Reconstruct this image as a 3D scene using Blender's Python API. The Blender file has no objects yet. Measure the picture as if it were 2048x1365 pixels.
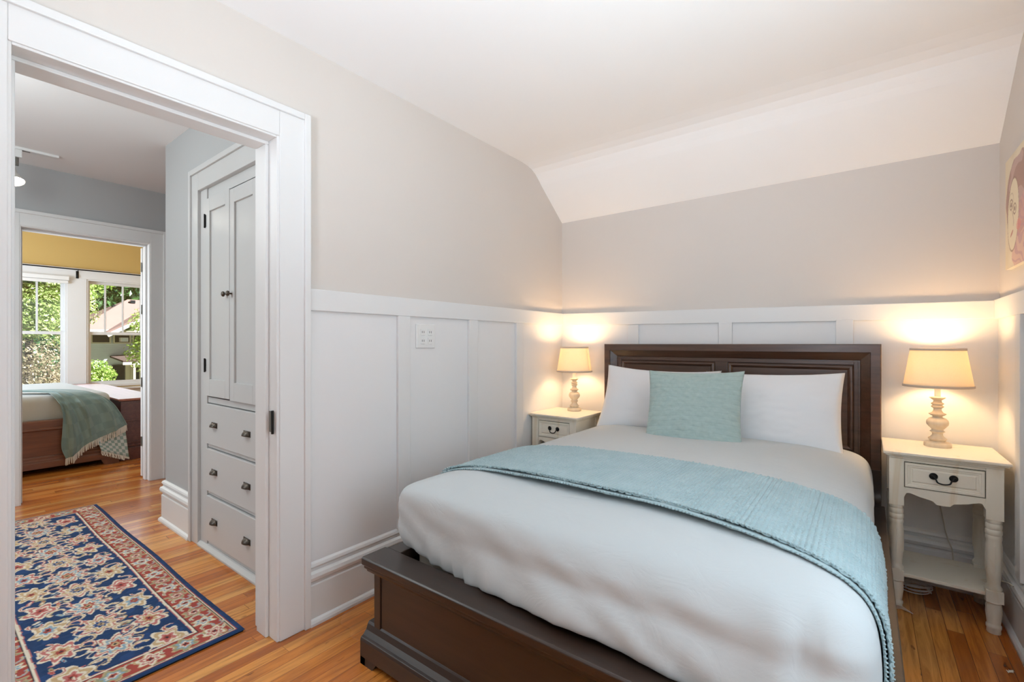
import bpy, bmesh, math, random
import numpy as np
from mathutils import Vector, Matrix, noise, Euler
random.seed(7); rng = np.random.default_rng(7)
sc = bpy.context.scene
C = sc.collection
pi = math.pi

# ------------------------------------------------------------------ camera, world, lights, exposure
YAW = math.atan(707/925.)
cam_d = bpy.data.cameras.new('camera'); cam = bpy.data.objects.new('camera', cam_d); C.objects.link(cam)
cam_d.sensor_width = 36; cam_d.lens = 925/2048*36; cam_d.shift_y = 5.5/2048; cam_d.clip_start = .02; cam_d.clip_end = 300
cam.location = (0, 0, 1.27); cam.rotation_euler = (pi/2, 0, YAW)
sc.camera = cam
sc.view_settings.view_transform = 'Standard'; sc.view_settings.look = 'None'
sc.view_settings.exposure = 0.45; sc.view_settings.gamma = 1; sc.view_settings.use_curve_mapping = False
sc.cycles.use_denoising = True
sc.cycles.max_bounces = 10; sc.cycles.diffuse_bounces = 6
sc.cycles.sample_clamp_indirect = 6

w = bpy.data.worlds.new('world'); sc.world = w; w.use_nodes = True
wn = w.node_tree; bg = wn.nodes['Background']
sky = wn.nodes.new('ShaderNodeTexSky'); sky.sky_type = 'HOSEK_WILKIE'; sky.turbidity = 3; sky.ground_albedo = .3
sky.sun_direction = Vector((.52, .60, .80)).normalized()
wn.links.new(sky.outputs[0], bg.inputs[0]); bg.inputs[1].default_value = .35

def light(name, kind, loc, energy, col, rot=(0, 0, 0), **kw):
    d = bpy.data.lights.new(name, kind); d.energy = energy; d.color = col
    for k, v in kw.items(): setattr(d, k, v)
    o = bpy.data.objects.new(name, d); o.location = loc; o.rotation_euler = rot; C.objects.link(o); return o
COOL = (.76, .88, 1.0); WARM = (1.0, .64, .33); NEUT = (1.0, .975, .95)
SUN_FROM = Vector((.52, .60, .80)).normalized()
light('sun', 'SUN', (0, 0, 20), 15.0, (1, .96, .9), SUN_FROM.to_track_quat('Z', 'Y').to_euler(), angle=.01)
# daylight in the right-hand window, the window behind the camera, plus an unseen fill added below the ceiling
light('window_daylight', 'AREA', (.515, .95, 1.45), 14, (.71, .87, 1.0), (0, math.radians(90), 0), shape='RECTANGLE', size=1.2, size_y=1.1)
light('rear_window_daylight', 'AREA', (-.75, -1.62, 1.5), 1.4, COOL, (math.radians(90), 0, 0), shape='RECTANGLE', size=1.6, size_y=1.3)
light('ceiling_fixture_glow', 'POINT', (-.75, .1, 2.32), 1.5, NEUT, shadow_soft_size=.15)
BOUNCE_FROM, BOUNCE_TO = Vector((-.35, -1.45, 1.35)), Vector((-.75, .75, 2.75))
light('floor_uplighter', 'SPOT', BOUNCE_FROM, 226, (.80, .88, 1.0), (BOUNCE_FROM-BOUNCE_TO).to_track_quat('Z', 'Y').to_euler(), spot_size=math.radians(82), spot_blend=1.0, shadow_soft_size=.3)  # unseen fill added behind the camera to brighten ceiling and walls
light('window_side_uplighter', 'SPOT', (.22, .75, 1.15), 62, (.84, .97, 1.0), (pi+.12, -.22, 0), spot_size=math.radians(150), spot_blend=1.0, shadow_soft_size=.2)  # second added fill, out of view, evens out the ceiling
# hall and far bedroom
light('hall_ceiling_light', 'POINT', (-3.3, -.3, 2.3), 29, (.89, .98, 1.0), shadow_soft_size=.42)  # added fill without a fixture, brightens hall walls and ceiling
light('hall_stair_daylight', 'AREA', (-3.7, -1.55, 1.5), 13, (.80, .91, 1.0), (math.radians(90), 0, 0), shape='RECTANGLE', size=1.2, size_y=1.3)  # added fill from the unseen south end of the hall
light('far_room_daylight', 'AREA', (-9.25, 1.6, 1.45), 16, COOL, (0, math.radians(-90), 0), shape='RECTANGLE', size=1.5, size_y=2.6)
light('far_room_side_daylight', 'AREA', (-7.6, -1.25, 1.5), 105, COOL, (math.radians(90), 0, 0), shape='RECTANGLE', size=1.6, size_y=1.4)  # unseen side fill, raised to brighten the far bedroom

# ------------------------------------------------------------------ node helpers
class NT:
    def __init__(s, name):
        s.m = bpy.data.materials.new(name); s.m.use_nodes = True; s.t = s.m.node_tree
        s.b = s.t.nodes['Principled BSDF']; s.out = s.t.nodes['Material Output']
    def n(s, typ, ins=None, **kw):
        nd = s.t.nodes.new('ShaderNode' + typ)
        for k, v in kw.items(): setattr(nd, k, v)
        for k, v in (ins or {}).items():
            sock = nd.inputs[k]
            if isinstance(v, bpy.types.NodeSocket): s.t.links.new(v, sock)
            else: sock.default_value = v
        return nd
    def math(s, op, a, b=0.0, c=0.0):
        return s.n('Math', {0: a, 1: b, 2: c}, operation=op).outputs[0]
    def mix(s, f, a, b, bt='MIX'):
        nd = s.n('Mix', {0: f}, data_type='RGBA', blend_type=bt)
        for i, v in ((6, a), (7, b)):
            if isinstance(v, bpy.types.NodeSocket): s.t.links.new(v, nd.inputs[i])
            else: nd.inputs[i].default_value = v
        return nd.outputs[2]
    def ramp(s, f, stops):
        nd = s.n('ValToRGB', {0: f}); r = nd.color_ramp
        while len(r.elements) < len(stops): r.elements.new(.5)
        for e, (p, c) in zip(r.elements, stops): e.position = p; e.color = c
        return nd.outputs[0]
    def set(s, **kw):
        for k, v in kw.items():
            k = {'base': 'Base Color', 'rough': 'Roughness', 'metal': 'Metallic', 'normal': 'Normal', 'spec': 'Specular IOR Level', 'coat': 'Coat Weight', 'coatr': 'Coat Roughness', 'sheen': 'Sheen Weight', 'sss': 'Subsurface Weight', 'trans': 'Transmission Weight', 'em': 'Emission Color', 'ems': 'Emission Strength'}[k]
            if isinstance(v, bpy.types.NodeSocket): s.t.links.new(v, s.b.inputs[k])
            else: s.b.inputs[k].default_value = v
        return s.m
    def coord(s, scale=(1, 1, 1), which='Object'):
        tc = s.n('TexCoord'); mp = s.n('Mapping', {'Vector': tc.outputs[which], 'Scale': scale}); return mp.outputs[0]
    def bump(s, h, strength=.2, dist=.002):
        return s.n('Bump', {'Height': h, 'Strength': strength, 'Distance': dist}).outputs[0]
def srgb(r, g, b):
    f = lambda c: ((c/255)/12.92 if c/255 <= .04045 else ((c/255+.055)/1.055)**2.4)
    return (f(r), f(g), f(b), 1)
def cotton(name, col, st=.16):
    t = NT(name); v = t.coord(); v2 = t.coord((1, 2.2, 1))
    wv = t.n('TexNoise', {'Vector': v, 'Scale': 700.0, 'Detail': 2.0}).outputs[0]
    a = t.n('TexNoise', {'Vector': v2, 'Scale': 7.0, 'Detail': 7.0, 'Roughness': .55, 'Distortion': 1.2}).outputs[0]
    r = t.ramp(a, [(.46, (0, 0, 0, 1)), (.5, (1, 1, 1, 1)), (.56, (.3, .3, .3, 1))])
    h = t.math('ADD', t.math('MULTIPLY', a, 1.0), t.math('MULTIPLY', r, .04))
    n1 = t.n('Bump', {'Height': h, 'Strength': st, 'Distance': .012}).outputs[0]
    n2 = t.n('Bump', {'Height': wv, 'Strength': .08, 'Distance': .001, 'Normal': n1}).outputs[0]
    return t.set(base=col, rough=.85, sheen=.08, normal=n2)
def paint(name, col, rough=.5, bs=.12, scale=30, var=.02):
    t = NT(name); v = t.coord()
    nz = t.n('TexNoise', {'Vector': v, 'Scale': scale, 'Detail': 4.0}).outputs[0]
    big = t.n('TexNoise', {'Vector': v, 'Scale': 1.5, 'Detail': 2.0}).outputs[0]
    dark = tuple(c*(1-var*2) for c in col[:3]) + (1,)
    return t.set(base=t.mix(big, dark, col), rough=rough, normal=t.bump(nz, bs, .003))
def plain(name, col, rough=.5, metal=0, **kw):
    t = NT(name); v = t.coord(); nz = t.n('TexNoise', {'Vector': v, 'Scale': 60.0, 'Detail': 3.0}).outputs[0]
    return t.set(base=t.mix(nz, tuple(c*.93 for c in col[:3])+(1,), col), rough=rough, metal=metal, **kw)
def wood(name, c1, c2, rough=.35, axis=1, coat=0, scale=1.0):
    t = NT(name); s = [14*scale]*3; s[axis] = 1.1*scale; v = t.coord(tuple(s))
    nz = t.n('TexNoise', {'Vector': v, 'Scale': 2.5, 'Detail': 6.0, 'Roughness': .6, 'Distortion': .6}).outputs[0]
    return t.set(base=t.ramp(nz, [(.3, c1), (.7, c2)]), rough=rough, coat=coat, coatr=.25, normal=t.bump(nz, .05, .001))
def fabric(name, col, rough=.9, scale=900, bs=.15, sheen=.2, var=.05):
    t = NT(name); v = t.coord(); wv = t.n('TexNoise', {'Vector': v, 'Scale': float(scale), 'Detail': 2.0}).outputs[0]
    big = t.n('TexNoise', {'Vector': v, 'Scale': 4.0, 'Detail': 3.0}).outputs[0]
    return t.set(base=t.mix(big, tuple(c*(1-var) for c in col[:3])+(1,), col), rough=rough, sheen=sheen, normal=t.bump(wv, bs, .001))

M = {}
M['wall'] = paint('beige_wall_paint', srgb(213, 206, 199), .6)
M['hallwall'] = paint('grey_hall_paint', srgb(178, 179, 179), .6)
M['yellow'] = paint('mustard_wall_paint', srgb(196, 164, 98), .6)
M['ceil'] = paint('ceiling_paint', srgb(240, 240, 240), .7)
M['trim'] = paint('white_trim_paint', srgb(226, 226, 225), .38, .1, 18)
M['wains'] = paint('white_wainscot_paint', srgb(230, 230, 230), .42, .12, 22)
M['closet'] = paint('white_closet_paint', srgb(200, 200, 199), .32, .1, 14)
def mk_cream():
    t = NT('cream_antique_paint'); v = t.coord((9, 9, 1.6)); v1 = t.coord()
    a = t.n('TexNoise', {'Vector': v, 'Scale': 1.0, 'Detail': 4.0, 'Distortion': .8}).outputs[0]; nz = t.n('TexNoise', {'Vector': v1, 'Scale': 25.0, 'Detail': 4.0}).outputs[0]
    c = t.mix(t.ramp(a, [(.60, (0, 0, 0, 1)), (.68, (.38, .38, .38, 1)), (.74, (.1, .1, .1, 1))]), srgb(228, 222, 207), srgb(204, 178, 132))
    M['cream'] = t.set(base=c, rough=.4, normal=t.bump(nz, .08, .003))
mk_cream()
M['bedwood'] = wood('dark_espresso_wood', srgb(34, 21, 14), srgb(48, 31, 21), .40, 0, .4)
M['headwood'] = wood('espresso_headboard_wood', srgb(64, 43, 32), srgb(88, 62, 47), .34, 0, .4)  # same wood as the bed, lamp glow lightened into its colour
M['bed2wood'] = wood('cherry_wood', srgb(88, 50, 30), srgb(122, 74, 46), .3, 1, .4)
M['chest'] = wood('red_mahogany_wood', srgb(70, 34, 30), srgb(100, 54, 46), .28, 0, .5)
M['chesttop'] = wood('polished_mahogany_top', srgb(138, 78, 58), srgb(160, 98, 76), .5, 0, .7)
M['black'] = plain('blackened_iron', srgb(28, 27, 26), .4, .6)
M['bronze'] = plain('aged_bronze', srgb(92, 84, 76), .35, .8)
M['darkvoid'] = plain('dark_cavity', srgb(12, 11, 10), .9)
M['sheet'] = cotton('white_cotton', srgb(188, 193, 194))
M['pillow'] = cotton('white_pillow_cotton', srgb(226, 227, 229), .10)
M['ticking'] = fabric('grey_mattress_ticking', srgb(170, 160, 148), .9)
M['plastic'] = plain('white_plastic', srgb(232, 232, 230), .3)
M['slot'] = plain('dark_slot', srgb(60, 58, 56), .6)
M['taupe'] = fabric('taupe_binding', srgb(206, 190, 172), .9)
M['cord'] = plain('pale_cord', srgb(205, 200, 188), .4)
M['fringe'] = fabric('cream_fringe', srgb(214, 210, 202), .95)
M['steel'] = plain('tarnished_steel', srgb(120, 118, 112), .35, .8)

def mk_lampwood():
    t = NT('whitewashed_turned_wood'); v = t.coord((6, 6, 1)); nz = t.n('TexNoise', {'Vector': v, 'Scale': 9.0, 'Detail': 6.0}).outputs[0]
    M['lampwood'] = t.set(base=t.ramp(nz, [(.35, srgb(214, 198, 172)), (.65, srgb(222, 208, 184))]), rough=.6, normal=t.bump(nz, .2, .002))
mk_lampwood()
def mk_shade():
    t = NT('linen_lamp_shade'); v = t.coord((1, 1, 3)); nz = t.n('TexNoise', {'Vector': v, 'Scale': 160.0, 'Detail': 2.0}).outputs[0]
    col = t.mix(nz, srgb(240, 228, 204), srgb(248, 238, 218))
    d = t.n('BsdfDiffuse', {'Color': col}); tr = t.n('BsdfTranslucent', {'Color': col})
    mx = t.n('MixShader', {0: .34, 1: d.outputs[0], 2: tr.outputs[0]}); t.t.links.new(mx.outputs[0], t.out.inputs[0]); M['shade'] = t.m
mk_shade()
def emis(name, col, s):
    t = NT(name); return t.set(base=(0, 0, 0, 1), em=col, ems=s)
M['bulb'] = emis('lit_bulb', (1, .8, .55, 1), 12)
M['spotbulb'] = emis('lit_spot_bulb', (1, .93, .8, 1), 20)
def mk_glass():
    t = NT('window_glass'); g = t.n('BsdfGlossy', {'Color': (1, 1, 1, 1), 'Roughness': .02}); tr = t.n('BsdfTransparent', {'Color': (.97, .98, .98, 1)})
    mx = t.n('MixShader', {0: .05, 1: tr.outputs[0], 2: g.outputs[0]}); t.t.links.new(mx.outputs[0], t.out.inputs[0]); M['glass'] = t.m
mk_glass()

def mk_floor():
    t = NT('oak_strip_floor'); tc = t.n('TexCoord'); sp = t.n('SeparateXYZ', {0: tc.outputs['Object']})
    x, y = sp.outputs[0], sp.outputs[1]
    xs = t.math('DIVIDE', x, .0572); row = t.math('FLOOR', xs); fx = t.math('FRACT', xs)
    r1 = t.n('TexWhiteNoise', {'W': row}, noise_dimensions='1D').outputs[0]
    ys = t.math('DIVIDE', t.math('MULTIPLY_ADD', r1, 7.3, y), t.math('MULTIPLY_ADD', r1, .7, .75)); seg = t.math('FLOOR', ys); fy = t.math('FRACT', ys)
    cmb = t.n('CombineXYZ', {0: row, 1: seg}).outputs[0]
    wn_ = t.n('TexWhiteNoise', {'Vector': cmb}, noise_dimensions='2D'); r2 = wn_.outputs[0]
    off = t.math('MULTIPLY', r2, 40.0)
    gv = t.n('CombineXYZ', {0: t.math('MULTIPLY', x, 34.0), 1: t.math('MULTIPLY', y, 2.2), 2: off}).outputs[0]
    grain = t.n('TexNoise', {'Vector': gv, 'Scale': 1.0, 'Detail': 7.0, 'Roughness': .62, 'Distortion': .9}).outputs[0]
    big = t.n('TexNoise', {'Vector': tc.outputs['Object'], 'Scale': 1.3, 'Detail': 3.0}).outputs[0]
    c = t.ramp(r2, [(0, srgb(178, 98, 34)), (.35, srgb(204, 120, 46)), (.7, srgb(220, 142, 62)), (1, srgb(236, 172, 92))])
    c = t.mix(t.ramp(grain, [(.38, (1, 1, 1, 1)), (.58, (0, 0, 0, 1))]), c, t.mix(.5, c, srgb(112, 58, 24)))
    c = t.mix(t.math('MULTIPLY', big, .35), c, srgb(160, 84, 34))
    knot = t.n('TexNoise', {'Vector': t.n('CombineXYZ', {0: t.math('MULTIPLY', x, 22.0), 1: t.math('MULTIPLY', y, 7.0), 2: off}).outputs[0], 'Scale': 1.0, 'Detail': 3.0}).outputs[0]
    c = t.mix(t.ramp(knot, [(.70, (0, 0, 0, 1)), (.76, (1, 1, 1, 1))]), c, srgb(70, 36, 16))
    gx = t.math('LESS_THAN', t.math('MINIMUM', fx, t.math('SUBTRACT', 1.0, fx)), .018)
    gy = t.math('LESS_THAN', fy, .0016)
    gap = t.math('MAXIMUM', gx, gy)
    c = t.mix(t.math('MULTIPLY', gap, .75), c, srgb(58, 30, 14))
    h = t.math('SUBTRACT', t.math('MULTIPLY', grain, .25), gap)
    rough = t.n('MapRange', {0: big, 3: .16, 4: .34}).outputs[0]
    M['floor'] = t.set(base=c, rough=rough, coat=.25, coatr=.12, normal=t.bump(h, .25, .0012))
mk_floor()
def mk_attr(name, rough=.9, bs=.5, scale=500):
    t = NT(name); a = t.n('Attribute', attribute_name='col').outputs['Color']; v = t.coord()
    nz = t.n('TexNoise', {'Vector': v, 'Scale': float(scale), 'Detail': 2.0}).outputs[0]
    c = t.mix(nz, a, t.mix(1.0, a, (.85, .85, .85, 1), 'MULTIPLY'))
    return t.set(base=c, rough=rough, normal=t.bump(nz, bs, .002))
M['rug'] = mk_attr('wool_rug_pile'); M['art'] = mk_attr('printed_canvas', .55, .1)
def mk_throw():
    t = NT('teal_knit_yarn'); v = t.coord(); nz = t.n('TexNoise', {'Vector': v, 'Scale': 420.0, 'Detail': 3.0}).outputs[0]
    b = t.n('TexNoise', {'Vector': v, 'Scale': 14.0, 'Detail': 3.0}).outputs[0]
    c = t.mix(b, srgb(140, 164, 168), srgb(166, 186, 190))
    M['throw'] = t.set(base=c, rough=.95, sheen=.3, normal=t.bump(nz, .6, .002))
mk_throw()
def mk_cushion():
    t = NT('teal_quilted_linen'); tc = t.n('TexCoord'); uv = tc.outputs['UV']
    nz = t.n('TexNoise', {'Vector': uv, 'Scale': 260.0, 'Detail': 3.0}).outputs[0]; b = t.n('TexNoise', {'Vector': uv, 'Scale': 20.0, 'Detail': 3.0}).outputs[0]
    wob = t.n('TexNoise', {'Vector': uv, 'Scale': 7.0, 'Detail': 2.0}).outputs['Color']
    wv = t.mix(.035, uv, wob, 'ADD'); sp = t.n('SeparateXYZ', {0: wv}); x, y = sp.outputs[0], sp.outputs[1]
    row = t.math('FLOOR', t.math('MULTIPLY', y, 17.0)); fy = t.math('SUBTRACT', t.math('FRACT', t.math('MULTIPLY', y, 17.0)), .5)
    fx = t.math('SUBTRACT', t.math('FRACT', t.math('MULTIPLY_ADD', x, 15.0, t.math('MULTIPLY', row, .5))), .5)
    d = t.math('SQRT', t.math('ADD', t.math('MULTIPLY', fx, fx), t.math('MULTIPLY', fy, fy)))
    coin = t.n('MapRange', {0: d, 1: .48, 2: .30}).outputs[0]; seam = t.n('MapRange', {0: t.math('ABSOLUTE', fy), 1: .5, 2: .38}).outputs[0]
    h = t.math('ADD', t.math('MULTIPLY', coin, .6), t.math('MULTIPLY', seam, .8))
    n1 = t.n('Bump', {'Height': h, 'Strength': .38, 'Distance': .004}).outputs[0]
    n2 = t.n('Bump', {'Height': nz, 'Strength': .4, 'Distance': .0015, 'Normal': n1}).outputs[0]
    M['cushion'] = t.set(base=t.mix(b, srgb(150, 170, 166), srgb(170, 188, 184)), rough=.9, sheen=.2, normal=n2)
mk_cushion()
def mk_throw2():
    t = NT('green_plaid_wool'); v = t.coord((1, 1, 1), 'UV')
    ck = t.n('TexChecker', {'Vector': v, 'Scale': 9.0, 'Color1': srgb(116, 136, 134), 'Color2': srgb(128, 148, 144)}).outputs[0]
    nz = t.n('TexNoise', {'Vector': v, 'Scale': 12.0, 'Detail': 4.0}).outputs[0]
    M['throw2'] = t.set(base=t.mix(t.math('MULTIPLY', nz, .5), ck, srgb(98, 128, 128)), rough=.95, sheen=.3)
    t = NT('green_plaid_wool_reverse'); v = t.coord((1, 1, 1), 'UV')
    ck = t.n('TexChecker', {'Vector': v, 'Scale': 9.0, 'Color1': srgb(190, 198, 198), 'Color2': srgb(134, 158, 154)}).outputs[0]
    M['throw2b'] = t.set(base=ck, rough=.95)
mk_throw2()
def leafmat(name, a, b, c=None):
    t = NT(name); at = t.n('Attribute', attribute_name='rnd').outputs['Fac']
    st = [(0, a), (.6, b)] + ([(1, c)] if c else [])
    col = t.ramp(at, st)
    d = t.n('BsdfDiffuse', {'Color': col}); tr = t.n('BsdfTranslucent', {'Color': col}); gl = t.n('BsdfGlossy', {'Color': (1, 1, 1, 1), 'Roughness': .35})
    mx = t.n('MixShader', {0: .4, 1: d.outputs[0], 2: tr.outputs[0]}); m2 = t.n('MixShader', {0: .06, 1: mx.outputs[0], 2: gl.outputs[0]})
    t.t.links.new(m2.outputs[0], t.out.inputs[0]); return t.m
M['leafA'] = leafmat('mixed_green_leaves', srgb(118, 146, 74), srgb(182, 204, 130), srgb(240, 222, 200))
M['leafB'] = leafmat('bright_green_leaves', srgb(110, 150, 62), srgb(176, 204, 110), srgb(220, 232, 170))
M['leafD'] = leafmat('dark_green_leaves', srgb(40, 74, 48), srgb(76, 116, 66), srgb(110, 150, 90))
M['leafT'] = leafmat('dry_tan_leaves', srgb(120, 122, 90), srgb(176, 164, 138), srgb(206, 190, 172))
M['bark'] = plain('tree_bark', srgb(84, 74, 64), .9)
M['roof'] = paint('brown_roof_shingles', srgb(142, 118, 114), .9, .5, 8, .06)
M['darkroof'] = paint('dark_roof_shingles', srgb(78, 64, 60), .9, .5, 8, .06)
def mk_siding():
    t = NT('pale_clapboard_siding'); v = t.coord(); sp = t.n('SeparateXYZ', {0: v}); f = t.math('FRACT', t.math('DIVIDE', sp.outputs[2], .13))
    nz = t.n('TexNoise', {'Vector': v, 'Scale': 3.0}).outputs[0]
    M['siding'] = t.set(base=t.mix(nz, srgb(186, 200, 206), srgb(200, 212, 214)), rough=.7, normal=t.bump(f, 1.0, .03))
mk_siding()
M['creamext'] = paint('cream_house_trim', srgb(206, 202, 176), .6)
M['extwhite'] = paint('white_house_trim', srgb(226, 224, 220), .6)
M['extdark'] = plain('dark_window_pane', srgb(38, 46, 52), .15)
M['extgreen'] = plain('green_window_pane', srgb(90, 110, 70), .2)  # pane reflection painted in as a flat green
M['ground'] = paint('lawn', srgb(126, 126, 104), .9, .5, 6, .1)

# ------------------------------------------------------------------ mesh helpers
def tag(o, label=None, cat=None, group=None, kind=None):
    if label: o['label'] = label
    if cat: o['category'] = cat
    if group: o['group'] = group
    if kind: o['kind'] = kind
    return o
def thing(name, loc, label, cat, group=None):
    o = bpy.data.objects.new(name, None); o.empty_display_size = .1; o.location = loc; C.objects.link(o)
    return tag(o, label, cat, group)
def rootloc(p):
    v = Vector((0, 0, 0))
    while p is not None: v += p.location; p = p.parent
    return v
class MB:
    def __init__(s): s.v = []; s.f = []; s.uv = None
    def add(s, vs, fs):
        n = len(s.v); s.v += [tuple(v) for v in vs]; s.f += [tuple(i+n for i in f) for f in fs]; return s
    def box(s, x0, x1, y0, y1, z0, z1):
        if x0 > x1: x0, x1 = x1, x0
        if y0 > y1: y0, y1 = y1, y0
        if z0 > z1: z0, z1 = z1, z0
        return s.add([(x0, y0, z0), (x1, y0, z0), (x1, y1, z0), (x0, y1, z0), (x0, y0, z1), (x1, y0, z1), (x1, y1, z1), (x0, y1, z1)],
              [(0, 3, 2, 1), (4, 5, 6, 7), (0, 1, 5, 4), (1, 2, 6, 5), (2, 3, 7, 6), (3, 0, 4, 7)])
    def prism(s, prof, axis, a0, a1, a1off=None):
        """profile of (p,q) points extruded along axis from a0 to a1; (p,q) = the other two axes in xyz order"""
        n = len(prof)
        def mk(p, q, a): return {'x': (a, p, q), 'y': (p, a, q), 'z': (p, q, a)}[axis]
        vs = [mk(p, q, a0) for p, q in prof] + [mk(p, q, a1) for p, q in prof]
        fs = [tuple(range(n)), tuple(range(2*n-1, n-1, -1))] + [(i, i+n, (i+1) % n+n, (i+1) % n) for i in range(n)]
        return s.add(vs, fs)
    def lathe(s, prof, cx, cy, z0=0, seg=28, sx=1, sy=1):
        vs = []; fs = []; n = len(prof)
        for r, z in prof:
            for k in range(seg):
                a = 2*pi*k/seg; vs.append((cx+sx*r*math.cos(a), cy+sy*r*math.sin(a), z0+z))
        for i in range(n-1):
            for k in range(seg):
                k2 = (k+1) % seg; fs.append((i*seg+k, i*seg+k2, (i+1)*seg+k2, (i+1)*seg+k))
        fs.append(tuple(range(seg-1, -1, -1))); fs.append(tuple((n-1)*seg+k for k in range(seg)))
        return s.add(vs, fs)
    def tube(s, pts, r, seg=8, closed=False):
        pts = [Vector(p) for p in pts]; n = len(pts); vs = []; fs = []
        up = Vector((0, 0, 1)); prev = None
        for i, p in enumerate(pts):
            d = (pts[min(i+1, n-1)] - pts[max(i-1, 0)]).normalized()
            if prev is None:
                a = d.cross(up if abs(d.z) < .9 else Vector((1, 0, 0))).normalized()
            else: a = (prev - d*prev.dot(d)).normalized()
            prev = a; b = d.cross(a); rr = r[i] if isinstance(r, (list, tuple)) else r
            for k in range(seg):
                t = 2*pi*k/seg; vs.append(p + a*math.cos(t)*rr + b*math.sin(t)*rr)
        for i in range(n-1):
            for k in range(seg):
                k2 = (k+1) % seg; fs.append((i*seg+k, i*seg+k2, (i+1)*seg+k2, (i+1)*seg+k))
        fs.append(tuple(range(seg-1, -1, -1))); fs.append(tuple((n-1)*seg+k for k in range(seg)))
        return s.add(vs, fs)
    def grid(s, rows):
        """rows: list of lists of points"""
        R, K = len(rows), len(rows[0]); vs = [p for r in rows for p in r]
        fs = [(i*K+j, i*K+j+1, (i+1)*K+j+1, (i+1)*K+j) for i in range(R-1) for j in range(K-1)]
        s.uv = [(j/(K-1), i/(R-1)) for i in range(R) for j in range(K)]
        return s.add(vs, fs)
    def build(s, name, mat, parent=None, bevel=0, smooth=False, local=False, solid=0, solidoff=-1, seg=2, loc=None, rot=None):
        me = bpy.data.meshes.new(name)
        off = Vector((0, 0, 0)) if (local or parent is None) else rootloc(parent)
        me.from_pydata([(x-off.x, y-off.y, z-off.z) for x, y, z in s.v], [], s.f)
        if s.uv and len(s.uv) == len(s.v):
            ul = me.uv_layers.new(name='UVMap')
            for lp in me.loops: ul.data[lp.index].uv = s.uv[lp.vertex_index]
        bm = bmesh.new(); bm.from_mesh(me); bmesh.ops.recalc_face_normals(bm, faces=bm.faces); bm.to_mesh(me); bm.free()
        me.materials.append(M[mat] if isinstance(mat, str) else mat)
        o = bpy.data.objects.new(name, me); C.objects.link(o)
        if parent is not None: o.parent = parent
        if loc is not None: o.location = loc
        if rot is not None: o.rotation_euler = rot
        if smooth:
            me.polygons.foreach_set('use_smooth', [True]*len(me.polygons))
            if smooth == 'auto':
                bm = bmesh.new(); bm.from_mesh(me)
                for e in bm.edges:
                    if len(e.link_faces) == 2 and e.calc_face_angle(0) > math.radians(38): e.smooth = False
                bm.to_mesh(me); bm.free()
        if solid:
            md = o.modifiers.new('solid', 'SOLIDIFY'); md.thickness = solid; md.offset = solidoff
        if bevel:
            md = o.modifiers.new('bevel', 'BEVEL'); md.width = bevel; md.segments = seg; md.limit_method = 'ANGLE'; md.angle_limit = math.radians(35); md.use_clamp_overlap = True
        return o
def struct(o): o['kind'] = 'structure'; return o
def copy_tree(o, parent=None):
    c = o.copy(); C.objects.link(c); c.parent = parent
    for ch in list(o.children): copy_tree(ch, c)
    return c
def catmull(pts, n):
    """resample a list of vectors to n+1 points with Catmull-Rom"""
    P = [Vector(p) for p in pts]; m = len(P)-1; out = []
    for k in range(n+1):
        t = k/n*m; i = min(int(t), m-1); f = t-i
        p0, p1, p2, p3 = P[max(i-1, 0)], P[i], P[i+1], P[min(i+2, m)]
        out.append(.5*((2*p1)+(-p0+p2)*f+(2*p0-5*p1+4*p2-p3)*f*f+(-p0+3*p1-3*p2+p3)*f**3))
    return out

# ------------------------------------------------------------------ the setting: near bedroom
# floors
struct(MB().box(-9.6, .66, -1.85, 3.45, -.1, 0).build('floor', 'floor'))
# left wall (with the doorway)
def wallL(name, mat, x0, x1):
    m = MB(); m.box(x0, x1, -1.75, .16, 0, 2.75); m.box(x0, x1, .98, 3.42, 0, 2.75); m.box(x0, x1, .16, .98, 2.17, 2.75)
    return struct(m.build(name, mat))
wallL('wall_left', 'wall', -2.08, -2.0); wallL('wall_hall_east', 'hallwall', -2.16, -2.0801)
struct(MB().box(-2.0, .65, 3.30, 3.42, 0, 2.5).build('wall_back', 'wall'))
m = MB(); m.box(.53, .65, -1.75, .3, 0, 2.75); m.box(.53, .65, 1.6, 3.3, 0, 2.75); m.box(.53, .65, .3, 1.6, 0, .8); m.box(.53, .65, .3, 1.6, 2.1, 2.75)
struct(m.build('wall_right', 'wall'))
m = MB(); m.box(-2.0, -1.6, -1.82, -1.7, 0, 2.75); m.box(.1, .53, -1.82, -1.7, 0, 2.75); m.box(-1.6, .1, -1.82, -1.7, 0, .8); m.box(-1.6, .1, -1.82, -1.7, 2.2, 2.75)
struct(m.build('wall_front', 'wall'))
# ceiling with the curved break and the sloped strip down to the back wall
prof = [(-1.7, 2.603), (2.70, 2.603)]
for k in range(1, 9):
    t = k/8; y = 2.70+.30*t
    prof.append((y, (1-t)**2*2.603+2*t*(1-t)*2.603+t*t*2.487))
prof = [(-1.7, 2.603), (2.72, 2.603), (2.80, 2.597), (2.86, 2.585), (2.91, 2.563), (2.955, 2.53), (2.99, 2.500), (3.31, 2.262)]
prof += [(3.31, 2.78), (-1.7, 2.78)]
cm = MB().prism(prof, 'x', -2.0, .53).build('ceiling', 'ceil'); struct(cm)

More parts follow.
